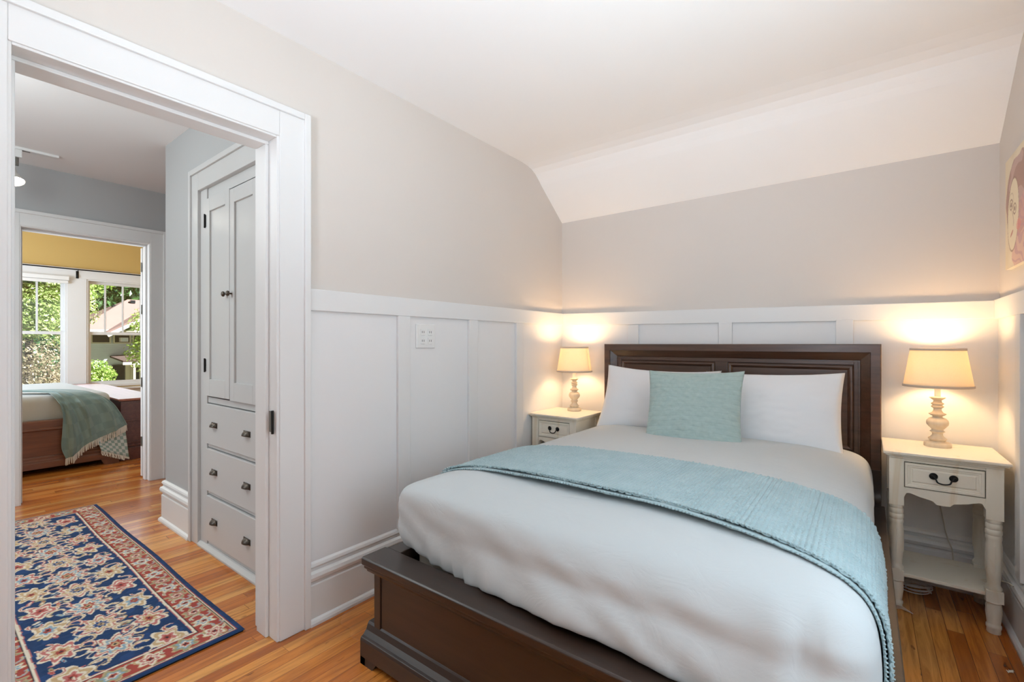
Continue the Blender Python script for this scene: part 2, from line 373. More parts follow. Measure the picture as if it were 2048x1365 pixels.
# wainscot, rail, battens, baseboards
def basemould(name, axis, wall, sgn, a0, a1, parent=None, h=.28, shoe=True, mat='trim', mitre=0):
    """profile standing off the wall plane towards sgn"""
    d = lambda t: wall + sgn*t
    p = [(d(0), 0), (d(.02), 0), (d(.02), h-.105), (d(.014), h-.10), (d(.014), h-.09), (d(.026), h-.08), (d(.03), h-.065), (d(.026), h-.05), (d(.012), h-.042), (d(.012), h-.03), (d(.02), h-.02), (d(.016), h-.008), (d(.006), h), (d(0), h)]
    m = MB().prism(p, axis, a0, a1)
    if shoe: m.prism([(d(.0), 0), (d(.036), 0), (d(.036), .012), (d(.030), .022), (d(.02), .028), (d(0), .028)], axis, a0, a1)
    if mitre:      # outside corner: the start runs on by as much as the profile stands off the wall
        ax = {'x': 0, 'y': 1}[axis]; oth = 1-ax
        m.v = [tuple((c-abs(v[oth]-wall)) if (k == ax and abs(v[ax]-a0) < 1e-6) else c for k, c in enumerate(v)) for v in m.v]
    return struct(m.build(name, mat, parent))
struct(MB().box(-2.0, -1.994, 1.09, 3.30, .27, 1.43).build('trim_1', 'wains'))
struct(MB().box(-1.994, .524, 3.294, 3.30, .27, 1.43).build('trim_2', 'wains'))
struct(MB().box(.524, .53, 1.65, 3.294, .27, 1.41).box(.524, .53, -1.69, .25, .27, 1.41).box(.524, .53, .25, 1.65, .27, .78).build('trim_3', 'wains'))
struct(MB().box(-2.0, -1.978, 1.095, 3.30, 1.42, 1.518).build('trim_4', 'trim', bevel=.003))
mm = MB(); mm.add([(-1.978, 3.278, 1.42), (.51, 3.278, 1.395), (.51, 3.30, 1.395), (-1.978, 3.30, 1.42), (-1.978, 3.278, 1.518), (.51, 3.278, 1.486), (.51, 3.30, 1.486), (-1.978, 3.30, 1.518)],
       [(0, 3, 2, 1), (4, 5, 6, 7), (0, 1, 5, 4), (1, 2, 6, 5), (2, 3, 7, 6), (3, 0, 4, 7)])
struct(mm.build('trim_5', 'trim', bevel=.003))
struct(MB().box(.508, .53, 1.65, 3.30, 1.393, 1.489).build('trim_6', 'trim', bevel=.003))
k = 7
for y0, y1 in ((1.590, 1.672), (2.145, 2.227), (2.640, 2.722)):
    struct(MB().box(-1.994, -1.976, y0, y1, .28, 1.42).build('trim_%d' % k, 'trim', bevel=.0025)); k += 1
for x0, x1 in ((-1.414, -1.332), (-.776, -.694), (-.137, -.055)):
    struct(MB().box(x0, x1, 3.276, 3.294, .28, 1.41).build('trim_%d' % k, 'trim', bevel=.0025)); k += 1
for y0, y1 in ((2.79, 2.872), (2.2, 2.282)):
    struct(MB().box(.506, .524, y0, y1, .28, 1.394).build('trim_%d' % k, 'trim', bevel=.0025)); k += 1
basemould('baseboard_left', 'y', -2.0, 1, 1.095, 3.30)
basemould('baseboard_back', 'x', 3.30, -1, -1.97, .50)
basemould('baseboard_right', 'y', .53, -1, -1.7, 3.30)

# doorway 1 casing, jamb, hinge
def casing(name, x, sgn, y0, y1, ztop, wv=.13, mat='trim', th=.022, lw=None):
    """flat casing with a raised back band round an opening in a wall of constant x"""
    lw = lw or wv
    m = MB(); a, b = x, x+sgn*th
    m.box(a, b, y0-lw, y0, 0, ztop+wv); m.box(a, b, y1, y1+wv, 0, ztop+wv); m.box(a, b, y0, y1, ztop, ztop+wv)
    c = x+sgn*(th+.012)
    m.box(a, c, y0-lw-.004, y0-lw+.024, 0, ztop+wv+.004); m.box(a, c, y1+wv-.024, y1+wv+.004, 0, ztop+wv+.004); m.box(a, c, y0-lw+.024, y1+wv-.024, ztop+wv-.024, ztop+wv+.004)
    return struct(m.build(name, mat, bevel=.003))
def jamb(name, x0, x1, y0, y1, zt, sx0, sx1, t=.02):
    m = MB(); m.box(x0, x1, y0-t, y0, 0, zt+t); m.box(x0, x1, y1, y1+t, 0, zt+t); m.box(x0, x1, y0, y1, zt, zt+t)
    s = .014; m.box(sx0, sx1, y0, y0+s, 0, zt-s); m.box(sx0, sx1, y1-s, y1, 0, zt-s); m.box(sx0, sx1, y0, y1, zt-s, zt)
    return struct(m.build(name, 'trim', bevel=.0025))
casing('trim_20', -2.0, 1, .178, .963, 2.155)
door1 = jamb('door_1', -2.185, -1.984, .186, .953, 2.147, -2.14, -2.055)
casing('trim_21', -2.16, -1, .178, .963, 2.155, wv=.13)
hg = MB(); hg.box(-2.046, -2.012, .950, .953, .89, .98); hg.build('hinge', 'steel', door1)
MB().tube([(-2.006, .945, .885), (-2.006, .945, .985)], .0055, 8).build('hinge_pin', 'black', door1)

# ------------------------------------------------------------------ the setting: hall
YW = 1.13
CZ = 2.692
m = MB(); m.box(-4.0, -3.46, YW, 1.6, 0, 2.8); m.box(-2.4, -2.1601, YW, 1.6, 0, 2.8); m.box(-3.46, -2.4, YW, 1.6, 2.34, 2.8); m.box(-3.46, -2.4, 1.56, 1.6, 0, 2.4)
m.box(-4.0, -3.9, 1.6, 3.3, 0, 2.8)
struct(m.build('wall_hall_north', 'hallwall'))
struct(MB().box(-5.38, -2.16, -1.8, 3.3, CZ, 2.8).build('ceiling_hall', 'ceil'))
m = MB()
for (y0, y1, z0, z1) in ((-1.8, .52, 0, 2.8), (1.385, 3.3, 0, 2.8), (.52, 1.385, 2.215, 2.8)): m.box(-5.345, -5.28, y0, y1, z0, z1)
struct(m.build('wall_hall_west', 'hallwall'))
m = MB()
for (y0, y1, z0, z1) in ((-1.8, .52, 0, 3.0), (1.385, 3.3, 0, 3.0), (.52, 1.385, 2.215, 3.0)): m.box(-5.43, -5.3451, y0, y1, z0, z1)
struct(m.build('wall_bedroom_east', 'yellow'))
m = MB(); m.box(-5.28, -4.5, -1.82, -1.7, 0, 2.8); m.box(-2.9, -2.16, -1.82, -1.7, 0, 2.8); m.box(-4.5, -2.9, -1.82, -1.7, 0, .8); m.box(-4.5, -2.9, -1.82, -1.7, 2.2, 2.8)
struct(m.build('wall_hall_south', 'hallwall'))
struct(MB().box(-5.28, -4.0, 3.3, 3.4, 0, 2.8).build('wall_hall_end', 'hallwall'))
casing('trim_22', -5.28, 1, .536, 1.37, 2.20, wv=.122)
door2 = jamb('door_2', -5.45, -5.262, .544, 1.361, 2.192, -5.40, -5.33)
# the leaf of the second door, folded back against the far side of the wall
lf = MB(); lf.box(-5.50, -5.462, 1.355, 2.12, .012, 2.18); lf = lf.build('door_leaf', 'trim', door2, bevel=.002)
for z0 in (.30, .86, 1.55, 1.95):
    MB().tube([(-5.453, 1.350, z0), (-5.453, 1.350, z0+.09)], .006, 8).build('hinge', 'steel', door2)
basemould('baseboard_hall', 'x', YW, -1, -4.0, -3.47, h=.29, mitre=1)
basemould('baseboard_hall_side', 'y', -4.0, -1, YW, 3.29, h=.29, mitre=1)
basemould('baseboard_hall_west', 'y', -5.28, 1, -1.7, .40, h=.29)

# ------------------------------------------------------------------ linen closet built into the hall wall
cl = thing('built_in_cupboard', (-2.89, YW, 0), 'tall white built-in linen cupboard with two panel doors over three drawers in the hall', 'cupboard')
m = MB(); F = 1.112   # casing front
m.box(-3.465, -3.345, F, 1.16, 0, 2.37); m.box(-2.435, -2.315, F, 1.16, 0, 2.37); m.box(-3.345, -2.435, F, 1.16, 2.235, 2.37)
m.box(-3.472, -3.44, F-.012, 1.15, 0, 2.378); m.box(-2.34, -2.308, F-.012, 1.15, 0, 2.378); m.box(-3.44, -2.34, F-.012, 1.15, 2.345, 2.378)
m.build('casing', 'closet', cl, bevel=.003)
m = MB(); G = 1.138
m.box(-3.345, -3.245, G-.008, 1.17, 0, 2.235); m.box(-2.535, -2.435, G-.008, 1.17, 0, 2.235); m.box(-3.245, -2.535, G, 1.17, 2.17, 2.235); 
for z0, z1 in ((.905, .94), (.63, .65), (.340, .36)): m.box(-3.245, -2.535, G, 1.17, z0, z1)
m.box(-3.245, -2.535, G, 1.17, 0, .052); m.prism([(G-.03, 0), (G, 0), (G, .03), (G-.012, .028), (G-.03, .012)], 'x', -3.345, -2.435)
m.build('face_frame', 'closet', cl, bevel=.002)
MB().box(-3.33, -2.45, 1.175, 1.55, .02, 2.3).build('interior', 'darkvoid', cl)
def cdoor(x0, x1, z0, z1, side, ajar):
    m = MB(); t0, t1 = 1.120, 1.142; s = .058
    m.box(x0, x0+s, t0, t1, z0, z1); m.box(x1-s, x1, t0, t1, z0, z1); m.box(x0+s, x1-s, t0, t1, z1-s*1.4, z1); m.box(x0+s, x1-s, t0, t1, z0, z0+s*1.8)
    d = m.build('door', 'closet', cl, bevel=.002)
    MB().box(x0+s-.004, x1-s+.004, t0+.011, t1-.002, z0+s*1.8-.004, z1-s*1.4+.004).build('panel', 'closet', d)
    kx = x1-.028 if side < 0 else x0+.028
    kb = MB().lathe([(.004, 0), (.0045, .012), (.014, .016), (.016, .022), (.012, .028), (.004, .031)], 0, 0, 0, 16)
    kb.v = [(kx+a, t0-c, 1.555+b) for a, b, c in kb.v]; kb.build('knob', 'bronze', d, smooth=True)
    hx = x0 if side < 0 else x1
    for hz in (1.10, 1.99):
        MB().box(hx-.012, hx+.010, t0-.004, t0+.004, hz, hz+.075).tube([(hx, t0-.005, hz-.005), (hx, t0-.005, hz+.08)], .005, 8).build('hinge', 'black', d)
    return d
cdoor(-3.239, -2.894, .950, 2.162, -1, 0); cdoor(-2.888, -2.541, .944, 2.152, 1, 0)
for z0, z1 in ((.654, .900), (.364, .624), (.056, .334)):
    d = MB().box(-3.239, -2.541, 1.124, 1.16, z0, z1).build('drawer', 'closet', cl, bevel=.003)
    for px_ in (-3.111, -2.672):
        zc = z0 + (z1-z0)*.46
        pr = []; seg = 12
        m = MB(); rows = []
        for i in range(9):      # quarter-dome cup pull
            a = pi/2*i/8; row = []
            for j in range(seg+1):
                b = pi*j/seg; rr = math.cos(a)
                row.append((px_-.036*math.cos(b)*(.55+.45*rr), 1.124-.026*math.sin(b)*rr-.001, zc+.026*math.sin(a)+.003*math.sin(b)))
            rows.append(row)
        m.grid(rows); m.uv = None; m.box(px_-.040, px_+.040, 1.121, 1.1245, zc-.004, zc+.028)
        m.build('cup_pull', 'bronze', d, smooth='auto', solid=.002)

# ------------------------------------------------------------------ far bedroom shell and windows
WX = -9.4
win = [(.60, 1.438, .60, 2.25), (1.655, 2.62, .60, 2.25)]
m = MB(); t0, t1 = WX-.16, WX
m.box(t0, t1, -1.3, .60, 0, 3.0); m.box(t0, t1, 1.438, 1.655, 0, 3.0); m.box(t0, t1, 2.62, 3.3, 0, 3.0); m.box(t0, t1, .60, 1.438, 0, .60); m.box(t0, t1, 1.655, 2.62, 0, .60)
m.box(t0, t1, .60, 1.438, 2.25, 3.0); m.box(t0, t1, 1.655, 2.62, 2.25, 3.0)
struct(m.build('wall_bedroom_window', 'yellow'))
struct(MB().box(-9.56, -5.43, 3.3, 3.42, 0, 3.0).build('wall_bedroom_north', 'yellow'))
m = MB(); m.box(-9.56, -8.6, -1.42, -1.3, 0, 3.0); m.box(-6.6, -5.43, -1.42, -1.3, 0, 3.0); m.box(-8.6, -6.6, -1.42, -1.3, 0, .7); m.box(-8.6, -6.6, -1.42, -1.3, 2.3, 3.0)
struct(m.build('wall_bedroom_south', 'yellow'))
struct(MB().box(-9.56, -5.43, -1.42, 3.42, 3.0, 3.1).build('ceiling_bedroom', 'ceil'))
# white woodwork joining the windows: head band, mullion face, apron
m = MB(); m.box(WX, WX+.02, .45, 2.78, 2.25, 2.40); m.box(WX, WX+.02, 1.438, 1.655, .55, 2.25); m.box(WX, WX+.02, .45, .60, .55, 2.25); m.box(WX, WX+.02, 2.62, 2.78, .55, 2.25)
m.box(WX, WX+.015, .45, 2.78, .41, .55); struct(m.build('trim_23', 'trim', bevel=.003))
struct(MB().box(WX, WX+.05, .42, 2.80, .55, .585).build('trim_24', 'trim', bevel=.006))
basemould('baseboard_window', 'y', WX, 1, -1.3, 3.3)
for i, (y0, y1, z0, z1) in enumerate(win):
    fr = MB()
    for a in ((y0, y0+.02, z0, z1), (y1-.02, y1, z0, z1)): fr.box(WX-.15, WX+.012, *a)
    fr.box(WX-.15, WX+.012, y0+.02, y1-.02, z1-.02, z1); fr.box(WX-.16, WX+.012, y0+.02, y1-.02, z0, z0+.03)
    wf = struct(fr.build('window_%d' % (i+1), 'trim', bevel=.002))
    a, b = y0+.02, y1-.02; mid = 1.43
    up = MB(); X0, X1 = WX-.11, WX-.075
    up.box(X0, X1, a, a+.035, mid-.02, z1-.02); up.box(X0, X1, b-.035, b, mid-.02, z1-.02); up.box(X0, X1, a+.035, b-.035, z1-.06, z1-.02); up.box(X0, X1, a+.035, b-.035, mid-.02, mid+.02)
    nm = 3; sp = (b-a-.07)/nm
    muns = [a+.035+sp*j for j in (1, 2)] if i == 1 else [1.137, .90]
    if i == 1: muns = [1.891, 2.108, 2.34]
    for y in muns: up.box(X0+.005, X1-.003, y-.011, y+.011, mid+.02, z1-.06)
    up.build('upper_sash', 'trim', wf, bevel=.002)
    lo = MB(); X0, X1 = WX-.072, WX-.036
    lo.box(X0, X1, a, a+.04, z0+.03, mid+.02); lo.box(X0, X1, b-.04, b, z0+.03, mid+.02); lo.box(X0, X1, a+.04, b-.04, mid-.022, mid+.022); lo.box(X0, X1, a+.04, b-.04, z0+.03, z0+.09)
    lo.build('lower_sash', 'trim', wf, bevel=.002)
    MB().box(WX-.094, WX-.090, a+.03, b-.03, mid, z1-.05).box(WX-.056, WX-.052, a+.035, b-.035, z0+.08, mid).build('pane', 'glass', wf)
# curtain rod
rod = thing('curtain_rod', (WX+.07, 1.55, 2.36), 'thin black curtain rod on a bracket above the far bedroom windows', 'curtain rod')
MB().tube([(WX+.075, -.2, 2.376), (WX+.075, 3.0, 2.376)], .009, 10).build('rod', 'black', rod, smooth='auto')
MB().box(WX+.021, WX+.024, 1.535, 1.565, 2.25, 2.36).tube([(WX+.022, 1.55, 2.35), (WX+.05, 1.55, 2.352), (WX+.075, 1.55, 2.362)], .006, 8).tube([(WX+.035, 1.55, 2.30), (WX+.035, 1.55, 2.26)], .008, 8).build('bracket', 'black', rod)
# roller shade
rs = thing('roller_shade', (WX+.04, 1.0, 2.2), 'white roller shade rolled up at the top of the left far window', 'window shade')
MB().box(WX+.021, WX+.075, .50, 1.455, 2.205, 2.262).build('head_rail', 'plastic', rs, bevel=.004)
MB().box(WX+.026, WX+.060, .52, 1.45, 2.155, 2.203).build('rolled_shade', 'plastic', rs, bevel=.008)

# room-1 unseen windows (light comes through these)
def simple_window(name, axis, plane, a0, a1, z0, z1, ins):
    m = MB(); t = .05
    def bx(p0, p1, q0, q1, r0, r1):
        (m.box(p0, p1, q0, q1, r0, r1) if axis == 'x' else m.box(q0, q1, p0, p1, r0, r1))
    p0, p1 = plane, plane+ins
    bx(p0, p1, a0, a0+t, z0, z1); bx(p0, p1, a1-t, a1, z0, z1); bx(p0, p1, a0+t, a1-t, z0, z0+t); bx(p0, p1, a0+t, a1-t, z1-t, z1); zc = (z0+z1)/2; bx(p0, p1, a0+t, a1-t, zc-.02, zc+.02)
    wf = struct(m.build(name, 'trim'))
    m = MB()
    (m.box(p0+ins*.4, p0+ins*.5, a0+t, a1-t, z0+t, z1-t) if axis == 'x' else m.box(a0+t, a1-t, p0+ins*.4, p0+ins*.5, z0+t, z1-t))
    m.build('pane', 'glass', wf)
simple_window('window_3', 'x', .56, .3, 1.6, .8, 2.1, .06)
simple_window('window_4', 'y', -1.80, -1.6, .1, .8, 2.2, .06)
simple_window('window_5', 'y', -1.80, -4.5, -2.9, .8, 2.2, .06)  # unseen window added to go with the hall fill
simple_window('window_6', 'y', -1.40, -8.6, -6.6, .7, 2.3, .06)
cf = thing('ceiling_light', (-.75, .1, 2.603), 'round white ceiling light near the camera', 'ceiling light')  # fixture added for the ceiling fill, out of view
MB().lathe([(.02, 0), (.16, 0), (.17, -.02), (.14, -.03), (.02, -.03)], -.75, .1, 2.600).build('base_plate', 'plastic', cf, smooth='auto')

# ------------------------------------------------------------------ main bed
bed = thing('platform_bed', (-.755, 2.15, 0), 'dark espresso wooden panel bed with low footboard and two-panel headboard', 'bed')
BX0, BX1 = -1.585, .08
# headboard: mitred frame that slopes back to two raised panels
HY, HB = 3.185, 3.262; HX0, HX1 = -1.562, .068; HT = 1.268
m = MB()
def ring(inset, y, bot=.30):
    return [(HX0+inset, y, bot), (HX0+inset, y, HT-inset), (HX1-inset, y, HT-inset), (HX1-inset, y, bot)]
rings = [ring(0, HB), ring(0, HY+.004), ring(.004, HY), ring(.045, HY), ring(.048, HY+.006), ring(.088, HY+.036), ring(.092, HY+.042), ring(.105, HY+.042), ring(.105, HB)]
vs = [p for r in rings for p in r]; fs = []
for i in range(len(rings)-1):
    for j in range(3): fs.append((i*4+j, i*4+j+1, (i+1)*4+j+1, (i+1)*4+j))
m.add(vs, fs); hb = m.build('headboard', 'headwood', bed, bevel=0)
PX0, PX1 = HX0+.1, HX1-.1; zc = HT-.1; PY = HY+.040
m = MB(); mx = (PX0+PX1)/2
m.box(PX0, PX1, PY+.012, HB, .32, zc)
m.box(PX0, PX0+.02, PY, PY+.02, .32, zc); m.box(PX1-.02, PX1, PY, PY+.02, .32, zc); m.box(PX0+.02, PX1-.02, PY, PY+.02, zc-.016, zc); m.box(mx-.038, mx+.038, PY, PY+.02, .665, zc-.016); m.box(PX0+.02, PX1-.02, PY, PY+.02, .32, .665)
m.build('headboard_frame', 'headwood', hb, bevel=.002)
for a, b in ((PX0+.02, mx-.038), (mx+.038, PX1-.02)):
    m = MB(); z0, z1 = .665, zc-.018
    R = lambda i, y: [(a+i, y, z0+i), (b-i, y, z0+i), (b-i, y, z1-i), (a+i, y, z1-i)]
    rr = [R(0, PY+.004), R(.003, PY-.003), R(.008, PY-.007), R(.014, PY-.008), R(.020, PY-.006), R(.026, PY+.001), R(.030, PY+.006), R(.032, PY+.006)]
    vs = [p for r in rr for p in r]; fs = [(i*4+j, i*4+(j+1) % 4, (i+1)*4+(j+1) % 4, (i+1)*4+j) for i in range(len(rr)-1) for j in range(4)]; fs.append(tuple(len(vs)-4+j for j in range(4)))
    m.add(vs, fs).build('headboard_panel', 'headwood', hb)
# side rails with rounded sweep up to the headboard posts
for x0, x1, cx0, cx1 in ((BX0+.03, BX0+.07, BX0, BX0+.085), (BX1-.07, BX1-.03, BX1-.085, BX1)):
    m = MB(); m.box(x0, x1, 1.16, HY, .13, .385)
    m.box(cx0, cx1, 1.216, 3.10, .378, .42)
    r_ = m.build('side_rail', 'bedwood', bed, bevel=.004)
    # curved bracket sweeping up to the headboard
    pr = [(3.06, .10), (3.188, .10), (3.188, .585), (3.180, .585), (3.179, .55), (3.178, .50), (3.175, .465), (3.166, .444), (3.15, .430), (3.12, .423), (3.06, .421)]
    MB().prism(pr, 'x', max(cx0+.014, HX0+.002), min(cx1-.012, HX1-.002)).build('rail_bracket', 'bedwood', r_, smooth='auto')
    MB().box(x0+.004, x1+.004 if x0 < -1 else x1-.002, 3.06, 3.16, 0, .14).build('leg', 'bedwood', r_)
# footboard
FY = 1.10
m = MB(); m.box(BX0+.035, BX1-.035, FY+.035, FY+.075, .125, .37)
fb = m.build('footboard', 'bedwood', bed, bevel=.002)
for xx in (BX0+.03, BX1-.068):
    MB().box(xx, xx+.038, FY+.030, FY+.08, .12, .372).build('corner_stile', 'bedwood', fb, bevel=.002)
cap = MB()
cap.prism([(FY, .392), (FY+.004, .388), (FY+.012, .386), (FY+.012, .372), (FY+.022, .365), (FY+.028, .352), (FY+.1, .352), (FY+.115, .385), (FY+.117, .42), (FY+.006, .42), (FY, .414)], 'x', BX0-.012, BX1+.004)
cap.build('footboard_cap', 'bedwood', fb, bevel=.002)
base = MB()
base.prism([(FY+.002, .03), (FY+.08, .03), (FY+.08, .15), (FY+.036, .15), (FY+.030, .142), (FY+.022, .122), (FY+.008, .108), (FY-.002, .104), (FY-.006, .094), (FY-.006, .03)], 'x', BX0-.012, BX1+.004)
base.build('plinth_moulding', 'bedwood', fb, bevel=.002)
# scalloped bracket feet under the plinth
def foot(xs):
    x0, sg = xs
    pr = [(0, 0), (.075, 0), (.085, .012), (.10, .03), (.115, .028), (.13, .03), (.155, .045), (.20, .052), (.215, .045), (.235, .05), (.30, .065), (.34, .07), (.34, .08), (0, .08)]
    MB().prism([(x0+sg*p, z) for p, z in pr], 'y', FY-.005, FY+.025).build('bracket_foot', 'bedwood', fb)
    MB().box(x0, x0+sg*.03, FY-.005, FY+.08, 0, .05).build('bracket_return', 'bedwood', fb)
foot((BX0-.011, 1)); foot((BX1+.003, -1))
MB().box(BX0+.085, BX1-.085, 1.22, 3.1, .20, .26).build('slat_deck', 'darkvoid', bed)

# mattress under the duvet
def rounded_slab(x0, x1, y0, y1, z0, z1, r, name, mat, parent=None, seg=6, **kw):
    bm = bmesh.new(); bmesh.ops.create_cube(bm, size=1)
    for v in bm.verts: v.co = ((x0+x1)/2+v.co.x*(x1-x0), (y0+y1)/2+v.co.y*(y1-y0), (z0+z1)/2+v.co.z*(z1-z0))
    bmesh.ops.bevel(bm, geom=list(bm.edges), offset=r, segments=seg, affect='EDGES', profile=.5)
    m = MB(); m.v = [tuple(v.co) for v in bm.verts]; m.f = [tuple(v.index for v in f.verts) for f in bm.faces]; bm.free()
    return m.build(name, mat, parent, smooth=True, **kw)
mt = rounded_slab(-1.50, -.02, 1.285, 3.12, .262, .60, .06, 'mattress', 'ticking')
tag(mt, 'grey mattress corner peeking out under the white duvet at the bed foot', 'mattress')

# duvet: rings over a crowned rounded box
DXC, DYC, DW, DL = -.761, 2.185, .792, .955
def duvet_prof():
    # (inset, z) from bottom hem to the centre
    return [(.055, .425), (.030, .432), (.010, .46), (.000, .50), (.0, .55), (.004, .60), (.014, .638), (.032, .668), (.06, .69), (.10, .707), (.16, .722), (.25, .735), (.36, .745), (.50, .750), (.66, .753), (.79, .754)]
DP = duvet_prof()
DPL = [(.034, .419), (.016, .428), (.004, .46), (.000, .50), (.0, .55), (.0, .60), (.002, .637), (.010, .660), (.026, .676), (.062, .692), (.13, .712), (.23, .728), (.35, .741), (.50, .749), (.66, .753), (.79, .754)]
def prof_at(t, DP=DP):      # smooth sample, t in [0,1] along index
    n = len(DP)-1; k = min(int(t*n), n-1); f = t*n-k
    p = [DP[max(k-1, 0)], DP[k], DP[k+1], DP[min(k+2, n)]]
    q = [.5*((2*p[1][i])+(-p[0][i]+p[2][i])*f+(2*p[0][i]-5*p[1][i]+4*p[2][i]-p[3][i])*f*f+(-p[0][i]+3*p[1][i]-3*p[2][i]+p[3][i])*f**3) for i in (0, 1)]
    return q
def rrect(hx, hy, r, n):
    """n points round a rounded rectangle of half sizes, at uniform parameter of the outermost shape"""
    out = []; r = max(0.001, min(r, hx-.001, hy-.001))
    segs = [((hx, -hy+r), (hx, hy-r)), 'a0', ((hx-r, hy), (-hx+r, hy)), 'a1', ((-hx, hy-r), (-hx, -hy+r)), 'a2', ((-hx+r, -hy), (hx-r, -hy)), 'a3']
    cnt = [60, 12, 52, 12, 60, 12, 52, 12]
    cen = [(hx-r, hy-r), (-hx+r, hy-r), (-hx+r, -hy+r), (hx-r, -hy+r)]
    for s, c in zip(segs, cnt):
        for k in range(c):
            f = k/c
            if isinstance(s, str):
                q = int(s[1]); a = pi/2*(q+f); out.append((cen[q][0]+r*math.cos(a), cen[q][1]+r*math.sin(a)))
            else: out.append((s[0][0]+(s[1][0]-s[0][0])*f, s[0][1]+(s[1][1]-s[0][1])*f))
    return out
NR = 60; rings = []
for k in range(NR+1):
    t = k/NR*.985; ins, z = prof_at(t); insL, zL = prof_at(t, DPL)
    pts = rrect(max(DW-ins, .004), max(DL-ins, .004+DL-DW), max(.10-ins*.3, .02), 0)
    ptsL = rrect(max(DW-insL, .004), max(DL-insL, .004+DL-DW), max(.045-insL*.1, .02), 0)
    row = []; zR = z
    for j, (pR, pL) in enumerate(zip(pts, ptsL)):
        wl = max(0, min(1, .5-pR[0]/DW)); wl = wl*wl*(3-2*wl)
        px_, py_ = pR[0]+(pL[0]-pR[0])*wl, pR[1]+(pL[1]-pR[1])*wl; z = zR+(zL-zR)*wl
        x, y = DXC+px_, DYC+py_
        nv = noise.noise(Vector((x*2.2, y*2.2, z*2.5)))*.006 + noise.noise(Vector((x*7, y*5, z*7)))*.0022
        L = math.hypot(px_/DW, py_/DL) or 1
        ox, oy = px_/DW/L, py_/DL/L
        side = max(0, min(1, (.70-z)/.1))
        # gathers at the lower hem and soft folds on the foot
        low = max(0, min(1, (.55-z)/.13))
        ang = px_*38 + noise.noise(Vector((x*3, y*3, 0)))*4
        g = 0
        if oy < -.3:
            c = math.exp(-((x+1.22)/.22)**2)*1.3 + .25
            g = math.sin(ang*1.9)*.0075*low*c + math.sin(ang*.55+1)*.006*low
            # big hanging fold on the right-front corner
            g += side*(.016*math.exp(-((x+.16)/.035)**2) - .014*math.exp(-((x+.10)/.03)**2) + .010*math.exp(-((x+.30)/.05)**2)*low)
            # long diagonal creases
            g += side*.004*math.sin((x*1.0+z*2.2)*26+noise.noise(Vector((x*2, z*4, 3)))*5)*max(0, noise.noise(Vector((x*1.5+4, z*3, 1)))+.25)
        else: g = math.sin((py_ if abs(ox) > .5 else px_)*45)*.004*low
        top = 1-side
        x += ox*(nv*side+g); y += oy*(nv*side+g); z2 = z + nv*top*.7
        # front hem droops a little to the right
        if oy < -.3: z2 += low*(.012*math.sin(px_*7+1.2)+ .010*math.exp(-((x+1.02)/.08)**2)) ; fw = max(0, min(1, (px_+.72)/.8)); fw = fw*fw*(3-2*fw); y += -.062*low*fw-.03*side*fw
        row.append((x, y, z2))
    rings.append(row)
m = MB(); n = len(rings[0]); vs = [p for r in rings for p in r]
fs = [(i*n+j, i*n+(j+1) % n, (i+1)*n+(j+1) % n, (i+1)*n+j) for i in range(NR) for j in range(n)]; fs.append(tuple(NR*n+j for j in range(n)))
m.add(vs, fs)
dv = m.build('duvet', 'sheet', smooth=True, solid=.004)
tag(dv, 'plump white duvet covering the dark wooden bed and tucked at its foot', 'duvet')

# knitted throw folded double across the bed
def xprof(s):
    """s in [-1,1] across the bed -> (x, z, nx, nz) on the duvet's cross-section, arc-length like"""
    pts = xprof.pts; L = xprof.L; d = (s*.5+.5)*L[-1]
    k = 0
    lo, hi = 0, len(L)-2
    while lo < hi:
        mid = (lo+hi+1)//2
        if L[mid] <= d: lo = mid
        else: hi = mid-1
    k = lo; f = (d-L[k])/max(L[k+1]-L[k], 1e-9); a, b = pts[k], pts[k+1]
    x, z = a[0]+(b[0]-a[0])*f, a[1]+(b[1]-a[1])*f; tx, tz = b[0]-a[0], b[1]-a[1]; l = math.hypot(tx, tz); return x, z, -tz/l, tx/l
half = [prof_at(.08+k/120*.905) for k in range(121)]
halfL = [prof_at(.08+k/120*.905, DPL) for k in range(121)]
pts = [(DXC-(DW-i), z) for i, z in halfL] + [(DXC+(DW-i), z) for i, z in reversed(half)]
xprof.pts = pts; xprof.L = [0]
for a, b in zip(pts, pts[1:]): xprof.L.append(xprof.L[-1]+math.hypot(b[0]-a[0], b[1]-a[1]))
TL_ = xprof.L[-1]
def throw_layer(y_front, y_back, lift, s0, s1, nU, nV, thick, knit, seed):
    rows = []
    for i in range(nV+1):
        v = i/nV; row = []
        for j in range(nU+1):
            u = j/nU; s = s0+(s1-s0)*u
            x, z, nx, nz = xprof(s)
            yf, yb = y_front(s), y_back(s); y = yf+(yb-yf)*v
            arc = (s*.5+.5)*TL_
            lf = lift + .004*noise.noise(Vector((arc*5+seed, y*5, 0))) + .002
            if knit:
                cx = arc/.0135; cy = (y)/.0150; r_ = math.floor(cx)
                h = abs(math.sin(pi*cx))**.5*(.12+.88*abs(math.sin(pi*(cy+.5*(r_ % 2)))))
                h *= .75+.5*noise.noise(Vector((arc*60, y*60, seed)))
                lf += h*.0080
            row.append((x+nx*lf, y+.004*noise.noise(Vector((arc*30, seed, 0))), z+nz*lf))
        rows.append(row)
    return rows
def yF(s):  # front edge: straight on top, swinging towards the foot on the right drop
    k = max(0, (s-.15)/.85); return 1.475 - .03*(s < 0)*s - .17*k**1.5
def yB(s):
    k = max(0, (s-.2)/.8); return 2.02 + .03*s - .10*k**1.5
th = thing('throw_blanket', (DXC, 1.75, .75), 'pale teal knitted throw blanket folded across the white duvet', 'blanket')
m = MB().grid(throw_layer(yF, yB, .010, -.90, .97, 580, 230, 0, True, 1)); m.build('top_layer', 'throw', th, smooth=True, solid=.004)
